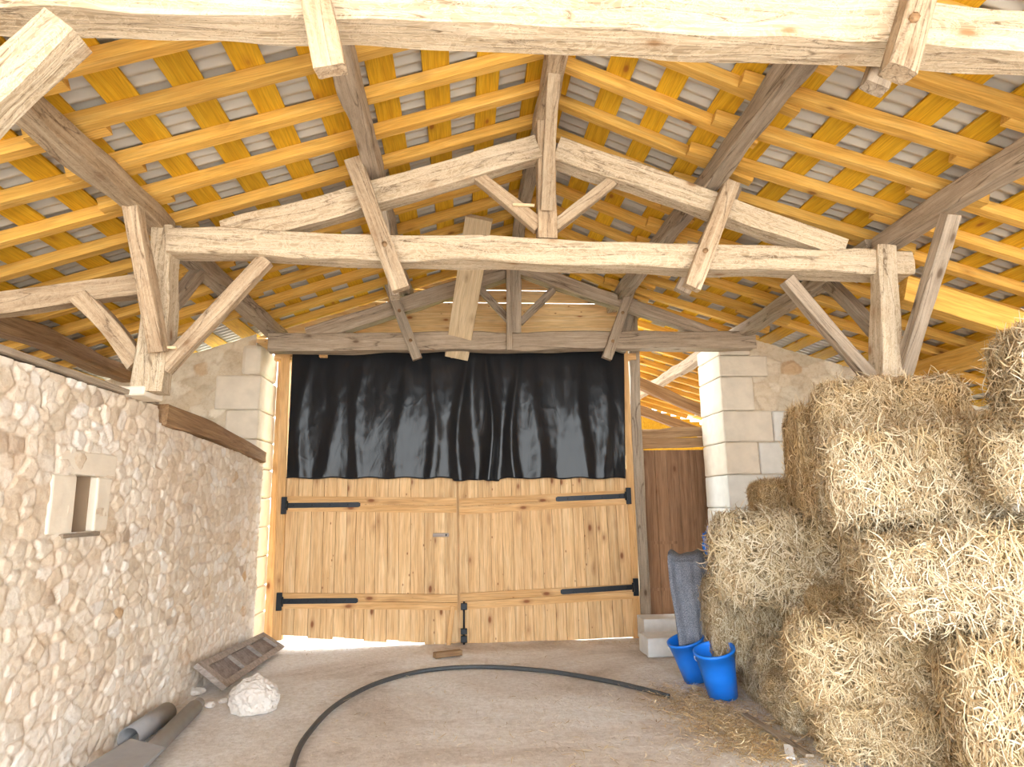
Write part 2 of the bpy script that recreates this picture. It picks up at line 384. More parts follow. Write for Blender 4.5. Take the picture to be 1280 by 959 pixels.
# ------------------------------------------------------------------ rubble walls
def rubble_grid(name, o, u, v, n, us, vs, cell=(.125, .085), hole=None, topf=None, amp=.03, pal='warm', notches=(), parent=None, seed=1):
    """wall face o+u*s+v*t with stones pushed out along n"""
    rg = np.random.default_rng(seed)
    S, T = np.meshgrid(us, vs)
    if topf is not None:                               # stretch rows so the top follows topf(s)
        T = T * (topf(S) / vs[-1])
    s, t = S.ravel(), T.ravel()
    P3 = np.stack([s, t, np.full(s.size, seed * 3.)], 1)
    wx = np.array([mnoise.noise(Vector(p) * 3.1) for p in P3]); wy = np.array([mnoise.noise(Vector(p) * 3.1 + Vector((9, 3, 1))) for p in P3])
    sw, tw = s + wx * .045, t + wy * .03
    cx, cy = cell; row = np.floor(tw / cy).astype(int)
    NX, NY = 400, 200
    jx, jy = rg.random((NX, NY)), rg.random((NX, NY)); hh = rg.random((NX, NY)); cc = rg.random((NX, NY)); c2 = rg.random((NX, NY)); sz = rg.random((NX, NY))
    F1 = np.full(s.size, 9.); F2 = F1.copy(); idx = np.zeros((s.size, 2), int)
    for dj in (-2, -1, 0, 1, 2):
        r_ = row + dj; sh = (r_ % 2) * .5
        col0 = np.floor(sw / cx - sh).astype(int)
        for di in (-2, -1, 0, 1, 2):
            c_ = col0 + di; a, b_ = c_ % NX, r_ % NY
            px = (c_ + sh + .1 + .8 * jx[a, b_]) * cx; py = (r_ + .12 + .76 * jy[a, b_]) * cy
            d = np.sqrt(((sw - px) / cx) ** 2 + ((tw - py) / cy) ** 2) - .28 * (sz[a, b_] ** 2)
            m1 = d < F1; F2 = np.where(m1, F1, np.minimum(F2, d)); F1 = np.where(m1, d, F1)
            idx[m1, 0] = a[m1]; idx[m1, 1] = b_[m1]
    e = F2 - F1
    k = np.clip(e / .28, 0, 1); k = k * k * (3 - 2 * k)
    h0, c0, c1 = hh[idx[:, 0], idx[:, 1]], cc[idx[:, 0], idx[:, 1]], c2[idx[:, 0], idx[:, 1]]
    fine = np.array([mnoise.fractal(Vector(p) * 11, .7, 2.0, 3) for p in P3]); low = np.array([mnoise.noise(Vector(p) * .9) for p in P3])
    ht = amp * (k * (.25 + .75 * h0) + .22 * fine) + .02 * low
    cover = np.clip((low + .1) * 1.6, 0, 1) * .55                # mortar smeared over some areas
    ht = ht * (1 - .5 * cover)
    for (ns_, nt_, nw, nh) in notches:
        inside = (np.abs(s - ns_) < nw) & (np.abs(t - nt_) < nh); ht[inside] -= .07
    pos = np.array(o)[None] + s[:, None] * np.array(u)[None] + t[:, None] * np.array(v)[None] + ht[:, None] * np.array(n)[None]
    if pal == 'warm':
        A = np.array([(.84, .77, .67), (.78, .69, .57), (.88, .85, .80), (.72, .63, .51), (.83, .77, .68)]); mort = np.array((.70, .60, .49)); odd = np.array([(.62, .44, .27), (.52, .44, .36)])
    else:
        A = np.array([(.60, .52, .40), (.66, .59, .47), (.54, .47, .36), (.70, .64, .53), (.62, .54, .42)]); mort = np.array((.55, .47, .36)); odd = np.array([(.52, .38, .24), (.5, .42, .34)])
    colr = A[(c0 * 4.999).astype(int)] * (.9 + .14 * c1[:, None])
    om = c1 > .965; colr[om] = odd[(c0[om] * 1.999).astype(int)]
    if pal == 'warm':     # limewash remains low on the wall
        lw = np.clip((1.15 - t) * 1.1 + low * 1.2 + fine * .5 - .25, 0, 1)[:, None] * .6; colr = colr * (1 - lw) + np.array((.90, .885, .86)) * lw
    kk = np.clip(e / .12, 0, 1)[:, None] * (1 - .6 * cover[:, None]); colr = colr * kk + mort[None] * (1 - kk)
    nx, ny = len(us), len(vs); I = np.arange(nx * ny).reshape(ny, nx)
    Qd = np.stack([I[:-1, :-1], I[:-1, 1:], I[1:, 1:], I[1:, :-1]], -1).reshape(-1, 4)
    if hole:
        sc_, tc_ = s[Qd].mean(1), t[Qd].mean(1)
        Qd = Qd[~((sc_ > hole[0]) & (sc_ < hole[1]) & (tc_ > hole[2]) & (tc_ < hole[3]))]
    if np.dot(np.cross(u, v), n) < 0: Qd = Qd[:, ::-1]
    me = np_mesh(name, pos, Qd); smooth(me)
    at = me.attributes.new('stone', 'FLOAT_COLOR', 'POINT')
    at.data.foreach_set('color', np.concatenate([np.clip(colr, 0, 1), np.ones((len(colr), 1))], 1).astype(np.float32).ravel())
    return link(name, me, 'rubble', parent)

XK = 1.87; ZK = 4.50 - .41 * (XK - .62)              # the right slope flattens at its middle purlin
def zroof(x):                                        # underside of the rafters
    if x <= .62: return 4.50 - .335 * (.62 - x)
    return 4.50 - .41 * (x - .62) if x < XK else ZK - .30 * (x - XK)

XL = -2.22
def ltop(S):   # left wall top: level, then stepping down under the brown beam
    return np.where(S < 4.86, 2.235, 2.12 - (S - 4.86) * .045)
us = np.concatenate([np.linspace(.3, 2.6, 40)[:-1], np.linspace(2.6, 5.2, 230)[:-1], np.linspace(5.2, 7.45, 130)]); vs = np.linspace(-.05, 2.235, 190)
wl = rubble_grid('wall_left', (XL, 0, 0), (0, 1, 0), (0, 0, 1), (1, 0, 0), us, vs, hole=(3.93, 4.155, 1.372, 1.70), topf=ltop, amp=.020,
                 notches=((3.58, 2.07, .014, .05), (4.15, 2.10, .01, .05)), seed=3)
props(wl, kind='structure')
bm = bmesh.new()        # body of the wall behind its face, around the niche
box_bm(bm, -2.70, XL - .015, .3, 4.86, 0, 1.36); box_bm(bm, -2.70, XL - .015, .3, 3.92, 1.36, 2.235)
box_bm(bm, -2.70, XL - .015, 4.165, 4.86, 1.36, 2.235); box_bm(bm, -2.70, XL - .015, 3.92, 4.165, 1.71, 2.235); box_bm(bm, -2.70, XL - .015, 4.86, 7.45, 0, 1.99)
finish(bm, 'wall_core', 'ash', wl)
bm = bmesh.new(); box_bm(bm, -2.62, -2.58, 3.90, 4.18, 1.35, 1.72); finish(bm, 'niche_back', 'plaster', wl)
bm = bmesh.new(); box_bm(bm, -2.60, XL - .025, 4.138, 4.149, 1.372, 1.699); finish(bm, 'niche_reveal', 'plaster', wl)
def block(name, x0, x1, y0, y1, z0, z1, mat, parent, bev=.012, rg=.004, kind=None):
    bm = bmesh.new(); box_bm(bm, x0, x1, y0, y1, z0, z1)
    bmesh.ops.bevel(bm, geom=bm.edges[:], offset=bev, segments=2, affect='EDGES', profile=.5)
    bmesh.ops.subdivide_edges(bm, edges=[e for e in bm.edges if e.calc_length() > .08], cuts=3, use_grid_fill=True)
    off = Vector((random.random() * 50, 0, 0))
    for v in bm.verts: v.co += mnoise.noise_vector(v.co * 9 + off) * rg
    return finish(bm, name, mat, parent, sm=False)
block('niche_lintel', XL - .25, XL + .014, 3.76, 4.36, 1.70, 1.84, 'ash', wl)
block('niche_jamb', XL - .36, XL + .020, 3.71, 3.935, 1.37, 1.695, 'ash', wl)
block('niche_jamb', XL - .36, XL + .020, 4.15, 4.31, 1.37, 1.695, 'ash', wl)
beam('niche_sill', (XL - .12, 3.84, 1.355), (XL - .12, 4.21, 1.355), .3, .026, 'old_grey', wl, rough=.002)

YB = 7.42
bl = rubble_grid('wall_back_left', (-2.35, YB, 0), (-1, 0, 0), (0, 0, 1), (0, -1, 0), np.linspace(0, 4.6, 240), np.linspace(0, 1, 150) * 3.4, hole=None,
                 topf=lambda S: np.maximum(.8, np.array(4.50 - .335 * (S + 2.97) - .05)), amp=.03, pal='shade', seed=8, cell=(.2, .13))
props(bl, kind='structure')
bm = bmesh.new()
prism_bm(bm, [(-7.0, YB + .03, 0), (-2.35, YB + .03, 0), (-2.35, YB + .03, zroof(-2.35) - .14), (-7.0, YB + .03, zroof(-7.0) - .14)], .6); finish(bm, 'wall_core', 'ash_grey', bl)
zc = -.05                                              # quoins of the left pillar
zs = [0, .33, .62, .95, 1.28, 1.60, 1.93, 2.25, 2.58, 2.97, 3.33]
for i in range(len(zs) - 1):
    wide = .33 if i % 2 else .20
    if i == 8: wide = .46
    if i == 9: wide = .20
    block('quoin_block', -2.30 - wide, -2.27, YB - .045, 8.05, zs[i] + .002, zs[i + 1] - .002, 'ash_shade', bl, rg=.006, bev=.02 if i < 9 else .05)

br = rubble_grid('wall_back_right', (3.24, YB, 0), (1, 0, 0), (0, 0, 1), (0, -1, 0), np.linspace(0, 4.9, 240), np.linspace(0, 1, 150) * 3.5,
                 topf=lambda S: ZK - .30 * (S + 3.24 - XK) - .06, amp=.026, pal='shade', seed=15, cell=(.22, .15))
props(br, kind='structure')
bm = bmesh.new()
prism_bm(bm, [(3.13, YB + .03, 0), (8.9, YB + .03, 0), (8.9, YB + .03, zroof(8.9) - .1), (3.13, YB + .03, zroof(3.13) - .1)], .62); finish(bm, 'wall_core', 'ash_grey', br)
zs = [0, .36, .70, 1.05, 1.42, 1.80, 2.18, 2.55, 2.96, 3.22, 3.40]
for i in range(len(zs) - 1):
    wide = (.62, .40)[i % 2]
    if i == 4: wide = .95
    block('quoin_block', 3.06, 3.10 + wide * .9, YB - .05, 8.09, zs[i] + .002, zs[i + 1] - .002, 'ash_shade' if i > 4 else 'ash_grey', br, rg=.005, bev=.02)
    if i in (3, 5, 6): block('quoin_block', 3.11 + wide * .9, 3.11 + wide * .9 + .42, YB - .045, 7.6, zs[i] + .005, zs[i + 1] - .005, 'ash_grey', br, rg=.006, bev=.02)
for nm, x in (('wall_outer_left', -7.1), ('wall_outer_right', 9.0)):
    bm = bmesh.new(); box_bm(bm, x - .1, x + .1, -2.9, 13.2 if x > 0 else 8, -.05, zroof(x) - .02); props(finish(bm, nm, 'ash_grey'), kind='structure')

# wall plates on the left wall
t = beam('wall_plate', (-2.24, .4, 2.258), (-2.24, 4.80, 2.262), .12, .035, 'old_grey', rough=.004)
props(t, 'thin dark weathered plank lying along the top of the left stone wall', 'plank')
a, b_ = atX(200, 518, XL + .0), atX(338, 577, XL + .0)
t = beam('wall_beam', (XL - .02, a.y, a.z), (XL - .02, 7.36, b_.z + .02), .16, .16, 'old_brown', rough=.006, h1=.12, bow=.03)
props(t, 'brown curved old beam bedded on the lower end of the left stone wall', 'beam')

# ------------------------------------------------------------------ roof: sheet, boards, rafters
RF_H = .085; BD_T = .022
def corr(name, side):
    x1 = -7.2 if side < 0 else 9.1
    def yend(): return 8.25
    segs = [(-3.0, 8.15, .62)]
    if side > 0: segs.append((8.15, 13.2, 2.15))
    V, Qd = [], []
    for (y0, y1, xa) in segs:
        per = .095; n = int((y1 - y0) / per)
        yy, zz = [], []
        for i in range(n):
            for f, z in ((0, 0), (.30, 0), (.42, .028), (.88, .028), (1.0, 0)):
                if f == 1.0 and i < n - 1: continue
                yy.append(y0 + (i + f) * per); zz.append(z)
        base = len(V); rows = (xa, XK, x1) if side > 0 and xa < XK else (xa, x1)
        for x in rows:
            zb = zroof(x) + RF_H * 1.055 + BD_T + .004
            V += [(x, y, zb + z) for y, z in zip(yy, zz)]
        m_ = len(yy); Qd += [(base + r * m_ + i, base + r * m_ + i + 1, base + (r + 1) * m_ + i + 1, base + (r + 1) * m_ + i) for r in range(len(rows) - 1) for i in range(m_ - 1)]
    me = np_mesh(name, np.array(V), np.array(Qd)); o = link(name, me, 'steel'); return props(o, kind='structure')
corr('ceiling_left', -1); corr('ceiling_right', 1)

SL = .335; CS = 1 / math.sqrt(1 + SL * SL)
def slope_pt(side, x, dz): return zroof(x) + dz
# roofing boards run along Y on the rafters
nl = 0
for side, x1, nm in ((-1, -6.9, 'left'), (1, 8.7, 'right')):
    k = 0; x = .62 + side * .02
    while (x1 - x) * side > 0:
        wdt = .172 + random.uniform(-.012, .012)
        if k == 0: wdt = .15
        xa, xb = x, x + side * wdt * CS
        y0 = -2.95 + random.uniform(-.02, .02)
        y1 = 8.05
        if side > 0 and x > 2.0: y1 = 13.1
        xm = (xa + xb) / 2; dz = (RF_H + BD_T / 2 + .001) / CS
        o = beam('roof_board', (xm, y0, zroof(xm) + dz), (xm, y1, zroof(xm) + dz), wdt, BD_T, 'roofboard', rough=0, bev=.08, upv=((-.335 if side < 0 else .41 if xm < XK else .30), 0, 1))
        # the board's texture runs along local X
        o.data.materials[0] = M['roofboard_x'] if 'roofboard_x' in M else M.setdefault('roofboard_x', wood('yellow_roof_board', (.60, .31, .012), (.76, .44, .02), (.84, .53, .045), knot=.3, knotcol=(.35, .13, .02), var=.16, bstr=.25))
        props(o, 'yellow roofing board under the metal sheets, %s down from the ridge on the %s slope' % (ORD[k], nm), 'board', 'yellow roofing boards on the %s slope' % nm)
        x += side * .345 * (1 + random.uniform(-.03, .03)); k += 1
# rafters
RP = .415
def rafter(xa, xb, y, side, label, group, w=.075):
    dz = RF_H / 2 / CS
    xm_ = (xa + xb) / 2; sl_ = .335 if side < 0 else (-.41 if xm_ < XK - .2 else -.30)
    za, zb = zroof(xm_) + sl_ * (xa - xm_), zroof(xm_) + sl_ * (xb - xm_)
    o = beam('roof_rafter', (xa, y, za + dz), (xb, y, zb + dz), w, RF_H, 'rafter', rough=0, bev=.05)
    props(o, label, 'rafter', group)
k = 0; y = 2.22 - 12 * RP
while y < 8.0:
    j = lambda: random.uniform(-.012, .012)
    o_ = ORD[int((8.0 - 1e-6 - y) / RP)]      # counted from the gates
    yy = y + j()
    rafter(.60, -2.38 + random.uniform(-.08, .1), yy, -1, 'yellow rafter, upper left slope, %s from the gate end' % o_, 'rafters on the upper left slope')
    if y < 7.2: rafter(-2.02, -6.8, yy + .08, -1, 'yellow rafter, lower left slope over the aisle, %s from the gate end' % o_, 'rafters on the lower left slope')
    yr = yy + .12
    rafter(.64, 2.04 + random.uniform(0, .2), yr, 1, 'yellow rafter, upper right slope beside the ridge, %s from the gate end' % o_, 'rafters on the upper right slope')
    rafter(1.76 - random.uniform(0, .1), 3.55 + random.uniform(-.1, .15), yr - .08, 1, 'yellow rafter, middle right slope, %s from the gate end' % o_, 'rafters on the middle right slope')
    if y < 7.2: rafter(3.12, 8.6, yr, 1, 'yellow rafter, lower right slope above the bales, %s from the gate end' % o_, 'rafters on the lower right slope')
    y += RP; k += 1
k = 0; y = 8.35
while y < 13.0:
    rafter(1.9, 4.6, y, 1, 'yellow rafter of the roof beyond the brown door, %s back' % ORD[k], 'rafters beyond the brown door'); y += RP; k += 1
# far end wall of the room beyond the door
bm = bmesh.new()
for i in range(22):
    x0 = .9 + i * .2; box_bm(bm, x0, x0 + .195, 13.0, 13.03, 2.25, zroof(max(x0, .7)) - .02)
props(finish(bm, 'wall_far', M['roofboard']), kind='structure')

bm = bmesh.new()  # added plank screen, out of view, cuts daylight beyond the gates
for i in range(24):
    y0 = 8.35 + i * .195; box_bm(bm, 2.10, 2.13, y0, y0 + .19, 0, 2.95)
props(finish(bm, 'added_light_baffle', M['roofboard']), kind='structure')
# purlins
def purlin(x, y0, y1, w, h, mat, label, dz=0, rough=.012):
    z = zroof(x) - h / 2 - dz
    o = beam('roof_purlin', (x, y0, z), (x, y1, z), w, h, mat, rough=rough); props(o, label, 'purlin')
purlin(-.665, -2.9, 4.62, .12, .17, 'old_grey', 'grey old purlin on the left slope between the front and middle trusses')
purlin(-.665, 4.70, 7.72, .12, .16, 'old_grey', 'grey old purlin on the left slope behind the middle truss')
purlin(1.873, -2.9, 4.62, .13, .15, 'old_grey', 'grey old purlin on the right slope between the front and middle trusses')
purlin(1.873, 4.70, 7.72, .13, .15, 'old_grey', 'grey old purlin on the right slope behind the middle truss')
purlin(-2.16, -2.9, 4.62, .14, .15, 'old', 'thick pale old purlin along the left side, from the left post towards the camera')
purlin(-2.16, 4.70, 7.78, .15, .15, 'old_grey', 'grey old purlin from behind the left post to the left stone pillar')
purlin(3.31, -2.9, 4.62, .16, .15, 'old_grey', 'grey old purlin from the right post towards the camera')
purlin(3.31, 4.70, 12.6, .15, .14, 'old_grey', 'grey old purlin from behind the right post over the stone pier and on beyond')
purlin(.62, -2.9, 4.62, .13, .15, 'old', 'ridge beam between the front tie beam and the middle king post')
purlin(.62, 4.70, 7.75, .12, .14, 'old_grey', 'dark ridge beam between the middle truss and the far truss')
purlin(-3.70, 2.5, 7.40, .17, .16, 'old_brown', 'dark brown old purlin over the left side aisle')
t = beam('roof_purlin', (5.11, 2.0, zroof(5.11) - .12), (5.11, 7.38, zroof(5.11) - .12), .10, .22, 'rafter', rough=0, bev=.05)
props(t, 'large yellow sawn purlin over the right side behind the top bales', 'purlin')

# ------------------------------------------------------------------ trusses
def px_beam(name, a, b_, Y, th, wd, mat, parent, rough=.008, **kw):
    ya, yb = (Y, Y) if not isinstance(Y, tuple) else Y
    return beam(name, atY(a[0], a[1], ya), atY(b_[0], b_[1], yb), wd, th, mat, parent, rough=rough, **kw)

# middle truss
Y1 = 4.5
T1 = thing('roof_truss', (.55, Y1, 3.2), 'middle timber roof truss with pale tie beam, spanning between the two braced posts', 'roof truss', 'old timber roof trusses')
px_beam('tie_beam', (217, 306), (1132, 333), Y1, .19, .20, 'old_pale', T1, .012)
px_beam('king_post', (684, 128), (683, 302), Y1, .13, .14, 'old', T1)
px_beam('principal_rafter', (283, 296), (672, 190), Y1, .20, .16, 'old_pale', T1, .01, h1=.18)
px_beam('principal_rafter', (695, 190), (1050, 315), Y1, .19, .16, 'old_pale', T1, .01, h1=.15)
px_beam('king_brace', (597, 222), (674, 284), Y1, .085, .08, 'old', T1, .004, h1=.11)
px_beam('king_brace', (765, 228), (693, 285), Y1, .085, .08, 'old', T1, .004)
px_beam('brace_peg', (641, 256), (668, 257), Y1 - .06, .02, .02, 'peg', T1, 0)
beam('ridge_brace', atY(682, 262, Y1 - .10), (.62, 3.88, 4.40), .085, .07, 'old', T1, .004)
for (a, b_, off) in (((441, 200), (502, 362), -.14), ((470, 212), (494, 372), .14), ((914, 228), (864, 360), -.14), ((918, 234), (852, 366), .14)):
    s = px_beam('clamping_strut', a, b_, Y1 + off, .12, .07, 'old_grey' if off > 0 else 'old', T1, .005)
    if off < 0:
        c = atY((a[0] * .35 + b_[0] * .65), (a[1] * .35 + b_[1] * .65), Y1 + off - .035)
        tube('oak_peg', [c + Vector((0, -.015, 0)), c + Vector((0, .02, 0))], .018, 'old_brown', s, 8)

# far truss
Y2 = 7.25
T2 = thing('roof_truss', (.55, Y2, 3.2), 'far timber roof truss of grey wood above the black sheet and gates', 'roof truss', 'old timber roof trusses')
px_beam('tie_beam', (338, 430), (940, 427), Y2, .205, .2, 'old_grey', T2, .012)
px_beam('king_post', (643, 318), (644, 418), Y2, .13, .13, 'old_grey', T2)
px_beam('principal_rafter', (385, 420), (636, 340), Y2, .18, .14, 'old_grey', T2, .008)
px_beam('principal_rafter', (648, 336), (893, 420), Y2, .18, .14, 'old_grey', T2, .008, h1=.12)
px_beam('king_brace', (597, 358), (640, 404), Y2, .08, .07, 'old_grey', T2, .004)
px_beam('king_brace', (692, 362), (650, 404), Y2, .08, .07, 'old_grey', T2, .004)
beam('ridge_brace', atY(637, 438, Y2 - .15), atY(636, 335, Y2 - .15), .06, .06, 'old_grey', T2, .004)
for (a, b_, off) in (((487, 356), (522, 449), -.13), ((478, 318), (505, 368), .13), ((789, 360), (758, 449), -.13), ((800, 338), (775, 440), .13)):
    s = px_beam('clamping_strut', a, b_, Y2 + off, .11, .07, 'old_grey', T2, .005)
    if off < 0:
        for q in (.35, .75):
            c = atY(a[0] * (1 - q) + b_[0] * q, a[1] * (1 - q) + b_[1] * q, Y2 + off - .035)
            tube('oak_peg', [c + Vector((0, -.015, 0)), c + Vector((0, .02, 0))], .02, 'old_brown', s, 8)

# front truss just overhead
Y0 = 2.38
T0 = thing('roof_truss', (.3, Y0, 3.3), 'nearest timber truss with a huge pale worm-eaten tie beam across the top of the view', 'roof truss', 'old timber roof trusses')
p0, p1 = atY(-420, 5, Y0), atY(1500, 28, Y0)
beam('tie_beam', (p0.x, Y0, 3.505), (p1.x, Y0, 3.475), .18, .21, 'old_pale', T0, .012, h1=.20, bev=.10)
px_beam('post_brace', (-60, 170), (84, 36), 2.20, .145, .13, 'old_pale', T0, .008, over=0)
px_beam('clamping_strut', (378, -70), (412, 88), Y0 - .16, .115, .07, 'old', T0, .006)
s = px_beam('clamping_strut', (1172, -80), (1121, 92), Y0 - .16, .115, .09, 'old', T0, .006)
c = atY(1141, 24, Y0 - .21)
tube('oak_peg', [c + Vector((0, -.02, 0)), c + Vector((0, .02, 0))], .02, 'old_brown', s, 6)
px_beam('clamping_strut', (1150, -60), (1094, 112), Y0 + .17, .105, .07, 'old_grey', T0, .006)

# ------------------------------------------------------------------ posts with their braces
P1 = thing('braced_post', (-2.2, 4.5, 2.25), 'left braced timber post standing on the stone wall under the middle truss', 'post', 'braced roof posts')
beam('post_shaft', atY(188, 492, Y1), atY(207, 287, Y1), .19, .20, 'old_pale', P1, .012, w1=.15, h1=.13, upv=(1, 0, 0))
px_beam('tie_brace', (206, 462), (333, 325), (Y1 - .02, Y1), .105, .09, 'old', P1, .006)
beam('purlin_brace', atY(199, 440, 4.36), atX(166, 250, -2.14), .10, .10, 'old', P1, .006, upv=(1, 0, 0))
beam('purlin_brace', (-2.17, 4.58, 2.75), (-2.17, 5.25, 3.40), .09, .11, 'old_grey', P1, .006)
px_beam('aisle_brace', (172, 455), (99, 372), (4.5, 4.5), .12, .1, 'old', P1, .008, bow=.03)
px_beam('aisle_tie', (190, 352), (-60, 388), 4.55, .15, .14, 'old', P1, .014)
px_beam('brace_peg', (207, 434), (220, 435), Y1 - .11, .018, .018, 'peg', P1, 0)
block('post_plinth', -2.33, -2.09, 4.38, 4.66, 2.235, 2.30, 'ash', P1)
P2 = thing('braced_post', (3.25, 4.5, 2.2), 'right braced timber post rising from behind the topmost bales', 'post', 'braced roof posts')
beam('post_shaft', atY(1111, 500, Y1 - .07), atY(1103, 310, Y1 - .07), .20, .165, 'old_pale', P2, .012, w1=.12, h1=.14, upv=(1, 0, 0))
px_beam('tie_brace', (1094, 478), (983, 350), Y1 - .02, .09, .09, 'old_grey', P2, .006)
beam('purlin_brace', atY(1128, 470, 4.42), atX(1190, 268, 3.28), .09, .10, 'old_grey', P2, .006, upv=(1, 0, 0))
beam('purlin_brace', (3.27, 4.58, 2.62), (3.29, 5.35, 3.42), .09, .1, 'old_grey', P2, .006)
beam('post_plinth', (3.31, 4.5, 1.2), (3.31, 4.5, 2.3), .26, .26, 'old_grey', P2, .01, upv=(1, 0, 0))
t = px_beam('aisle_beam', (1128, 362), (1330, 425), Y1 + .05, .20, .09, 'rafter', None, 0, bev=.05)
props(t, 'large yellow sawn beam running right from the top of the right post', 'beam')

# raking plank of new wood
t = beam('raking_plank', atY(599, 272, 6.05), atY(571, 446, 7.42), .27, .075, 'peg', None, 0, bev=.05, upv=(0, -1, 0))
M['new_plank'] = wood('new_plank', (.50, .37, .22), (.64, .50, .32), (.74, .61, .42), knot=.2, bstr=.3)
t.data.materials[0] = M['new_plank']
props(t, 'broad new plank leaning up through the roof space between the middle and far trusses', 'plank')
# beams beyond the brown door
for (a, b_, Y, l) in (((785, 474), (900, 524), 9.2, 'upper'), ((785, 508), (905, 552), 10.6, 'lower')):
    t = px_beam('sloping_beam', a, b_, Y, .15, .12, 'old_brown', None, .008)
    props(t, 'reddish brown sloping beam beyond the brown door, the %s of two' % l, 'beam')

# ------------------------------------------------------------------ gable boarding
YG = 7.85
bm = bmesh.new(); z = 3.36
while z < 4.45:
    z1 = z + .155
    # clip to the roof slopes
    def xl(zz): return .62 - (4.57 - zz) / SL
    def xr(zz): return min(2.07, .62 + (4.58 - zz) / .41)
    if z1 < 4.55:
        tk = random.uniform(0, .006)
        prism_bm(bm, [(max(-2.75, xl(z)), YG - tk, z), (xr(z), YG - tk, z), (xr(z1), YG - tk, z1), (max(-2.75, xl(z1)), YG - tk, z1)], .025)
    z = z1 + random.choice((.002, .010, .013))
props(finish(bm, 'wall_gable', 'pine_g'), kind='structure')
for a, l in ((-1.35, 'left'), (.60, 'middle')):
    t = beam('gable_stud', (a, 7.80, 3.45), (a, 7.80, zroof(a) - .02), .09, .07, 'rafter', rough=0)
    props(t, 'short yellow upright behind the far truss holding the gable boards, %s one' % l, 'stud')
t = beam('gate_header', (-2.2, 7.66, 3.235), (2.12, 7.66, 3.255), .10, .08, 'rafter', rough=0); t.data.materials[0] = M['pine_h']
props(t, 'long pine header rail under the far tie beam, above the black sheet', 'rail')
for x, l in ((404, 'left'), (568, 'middle'),):
    p = atY(x, 442, 7.46); t = beam('bracket_block', p, p + Vector((0, .16, 0)), .09, .09, 'rafter', rough=0); t.data.materials[0] = M['pine_h']
    props(t, 'small sawn wood block under the far tie beam above the black sheet, %s' % l, 'block')

# ------------------------------------------------------------------ gate posts, tarp, gates
YGt = 7.62
t = beam('gate_post', atY(347, 800, YGt), atY(358, 447, YGt), .10, .10, 'pine_h', rough=0, upv=(0, 1, 0)); props(t, 'pale new pine gate post beside the left stone pillar', 'post')
t = beam('gate_post', atY(796, 800, YGt + .02), atY(779, 440, YGt + .02), .09, .10, 'pine_h', rough=0, upv=(0, 1, 0)); props(t, 'orange pine gate post carrying the hinges of the right gate leaf', 'post')
t = beam('gate_post', atY(806, 798, YGt + .10), atY(789, 384, YGt + .10), .12, .14, 'old_grey', rough=.006, upv=(0, 1, 0)); props(t, 'tall weathered grey post between the right gate leaf and the brown door', 'post')

bm = bmesh.new(); box_bm(bm, -2.257, -2.08, 7.98, 8.02, .02, 3.3); t = finish(bm, 'added_gap_board', 'pine'); props(t, 'added pale pine board blocking daylight between stone pillar and left gate post', 'board')  # added board, keeps outside light off the pillar face
# tarp
YT = 7.50
nu, nv = 260, 90
U, V = np.meshgrid(np.linspace(0, 1, nu), np.linspace(0, 1, nv))
TL, TR, BR_, BL = [np.array(atY(*p, YT)) for p in ((366, 433), (780, 433), (782, 598), (358, 598))]
Pt = ((1 - V)[..., None] * ((1 - U)[..., None] * TL + U[..., None] * TR) + V[..., None] * ((1 - U)[..., None] * BL + U[..., None] * BR_))
fold = np.zeros_like(U)
rg = np.random.default_rng(4)
for (c, w_, a) in [(.05, .018, .04), (.13, .02, .02), (.21, .015, .022), (.33, .02, .02), (.42, .014, .03), (.505, .016, .05), (.545, .02, -.05), (.585, .014, .07), (.62, .02, -.04), (.66, .013, .045), (.72, .02, .03), (.80, .018, -.02), (.86, .02, .03), (.93, .016, .025)]:
    cc = c + .012 * np.sin(V * 5 + c * 40) + (c - .55) * .04 * V
    fold += a * np.exp(-((U - cc) / (w_ * (.7 + .6 * V))) ** 2) * (.25 + .9 * V ** 1.3)
nn = np.array([mnoise.fractal(Vector((u * 16, v * 2.2, 3)), .7, 2.0, 4) for u, v in zip(U.ravel(), V.ravel())]).reshape(U.shape)
nn2 = np.array([mnoise.noise(Vector((u * 38, v * 9, 8))) for u, v in zip(U.ravel(), V.ravel())]).reshape(U.shape)
Pt[..., 1] -= fold * .85 + nn * .005 + nn2 * .0015 * (.3 + V)
Pt[..., 2] += -.02 * np.abs(fold) * 8 * V + .008 * np.sin(U * 60) * V ** 8 - .02 * np.where((U > .48) & (U < .62), 1, 0) * V ** 6
Pt[..., 2] += .02 * np.abs(np.sin(U * math.pi * 5.5)) * -(1 - V) ** 6
I = np.arange(nu * nv).reshape(nv, nu); Qd = np.stack([I[:-1, :-1], I[1:, :-1], I[1:, 1:], I[:-1, 1:]], -1).reshape(-1, 4)
base = Vector(((BL[0] + BR_[0]) / 2, YT, BL[2])); me = np_mesh('tarpaulin', Pt.reshape(-1, 3) - np.array(base), Qd); smooth(me)
t = link('tarpaulin', me, 'tarp', None, Matrix.Translation(base)); sol = t.modifiers.new('thickness', 'SOLIDIFY'); sol.thickness = .002
props(t, 'black plastic sheet hanging in folds above the two pine gate leaves', 'tarpaulin')

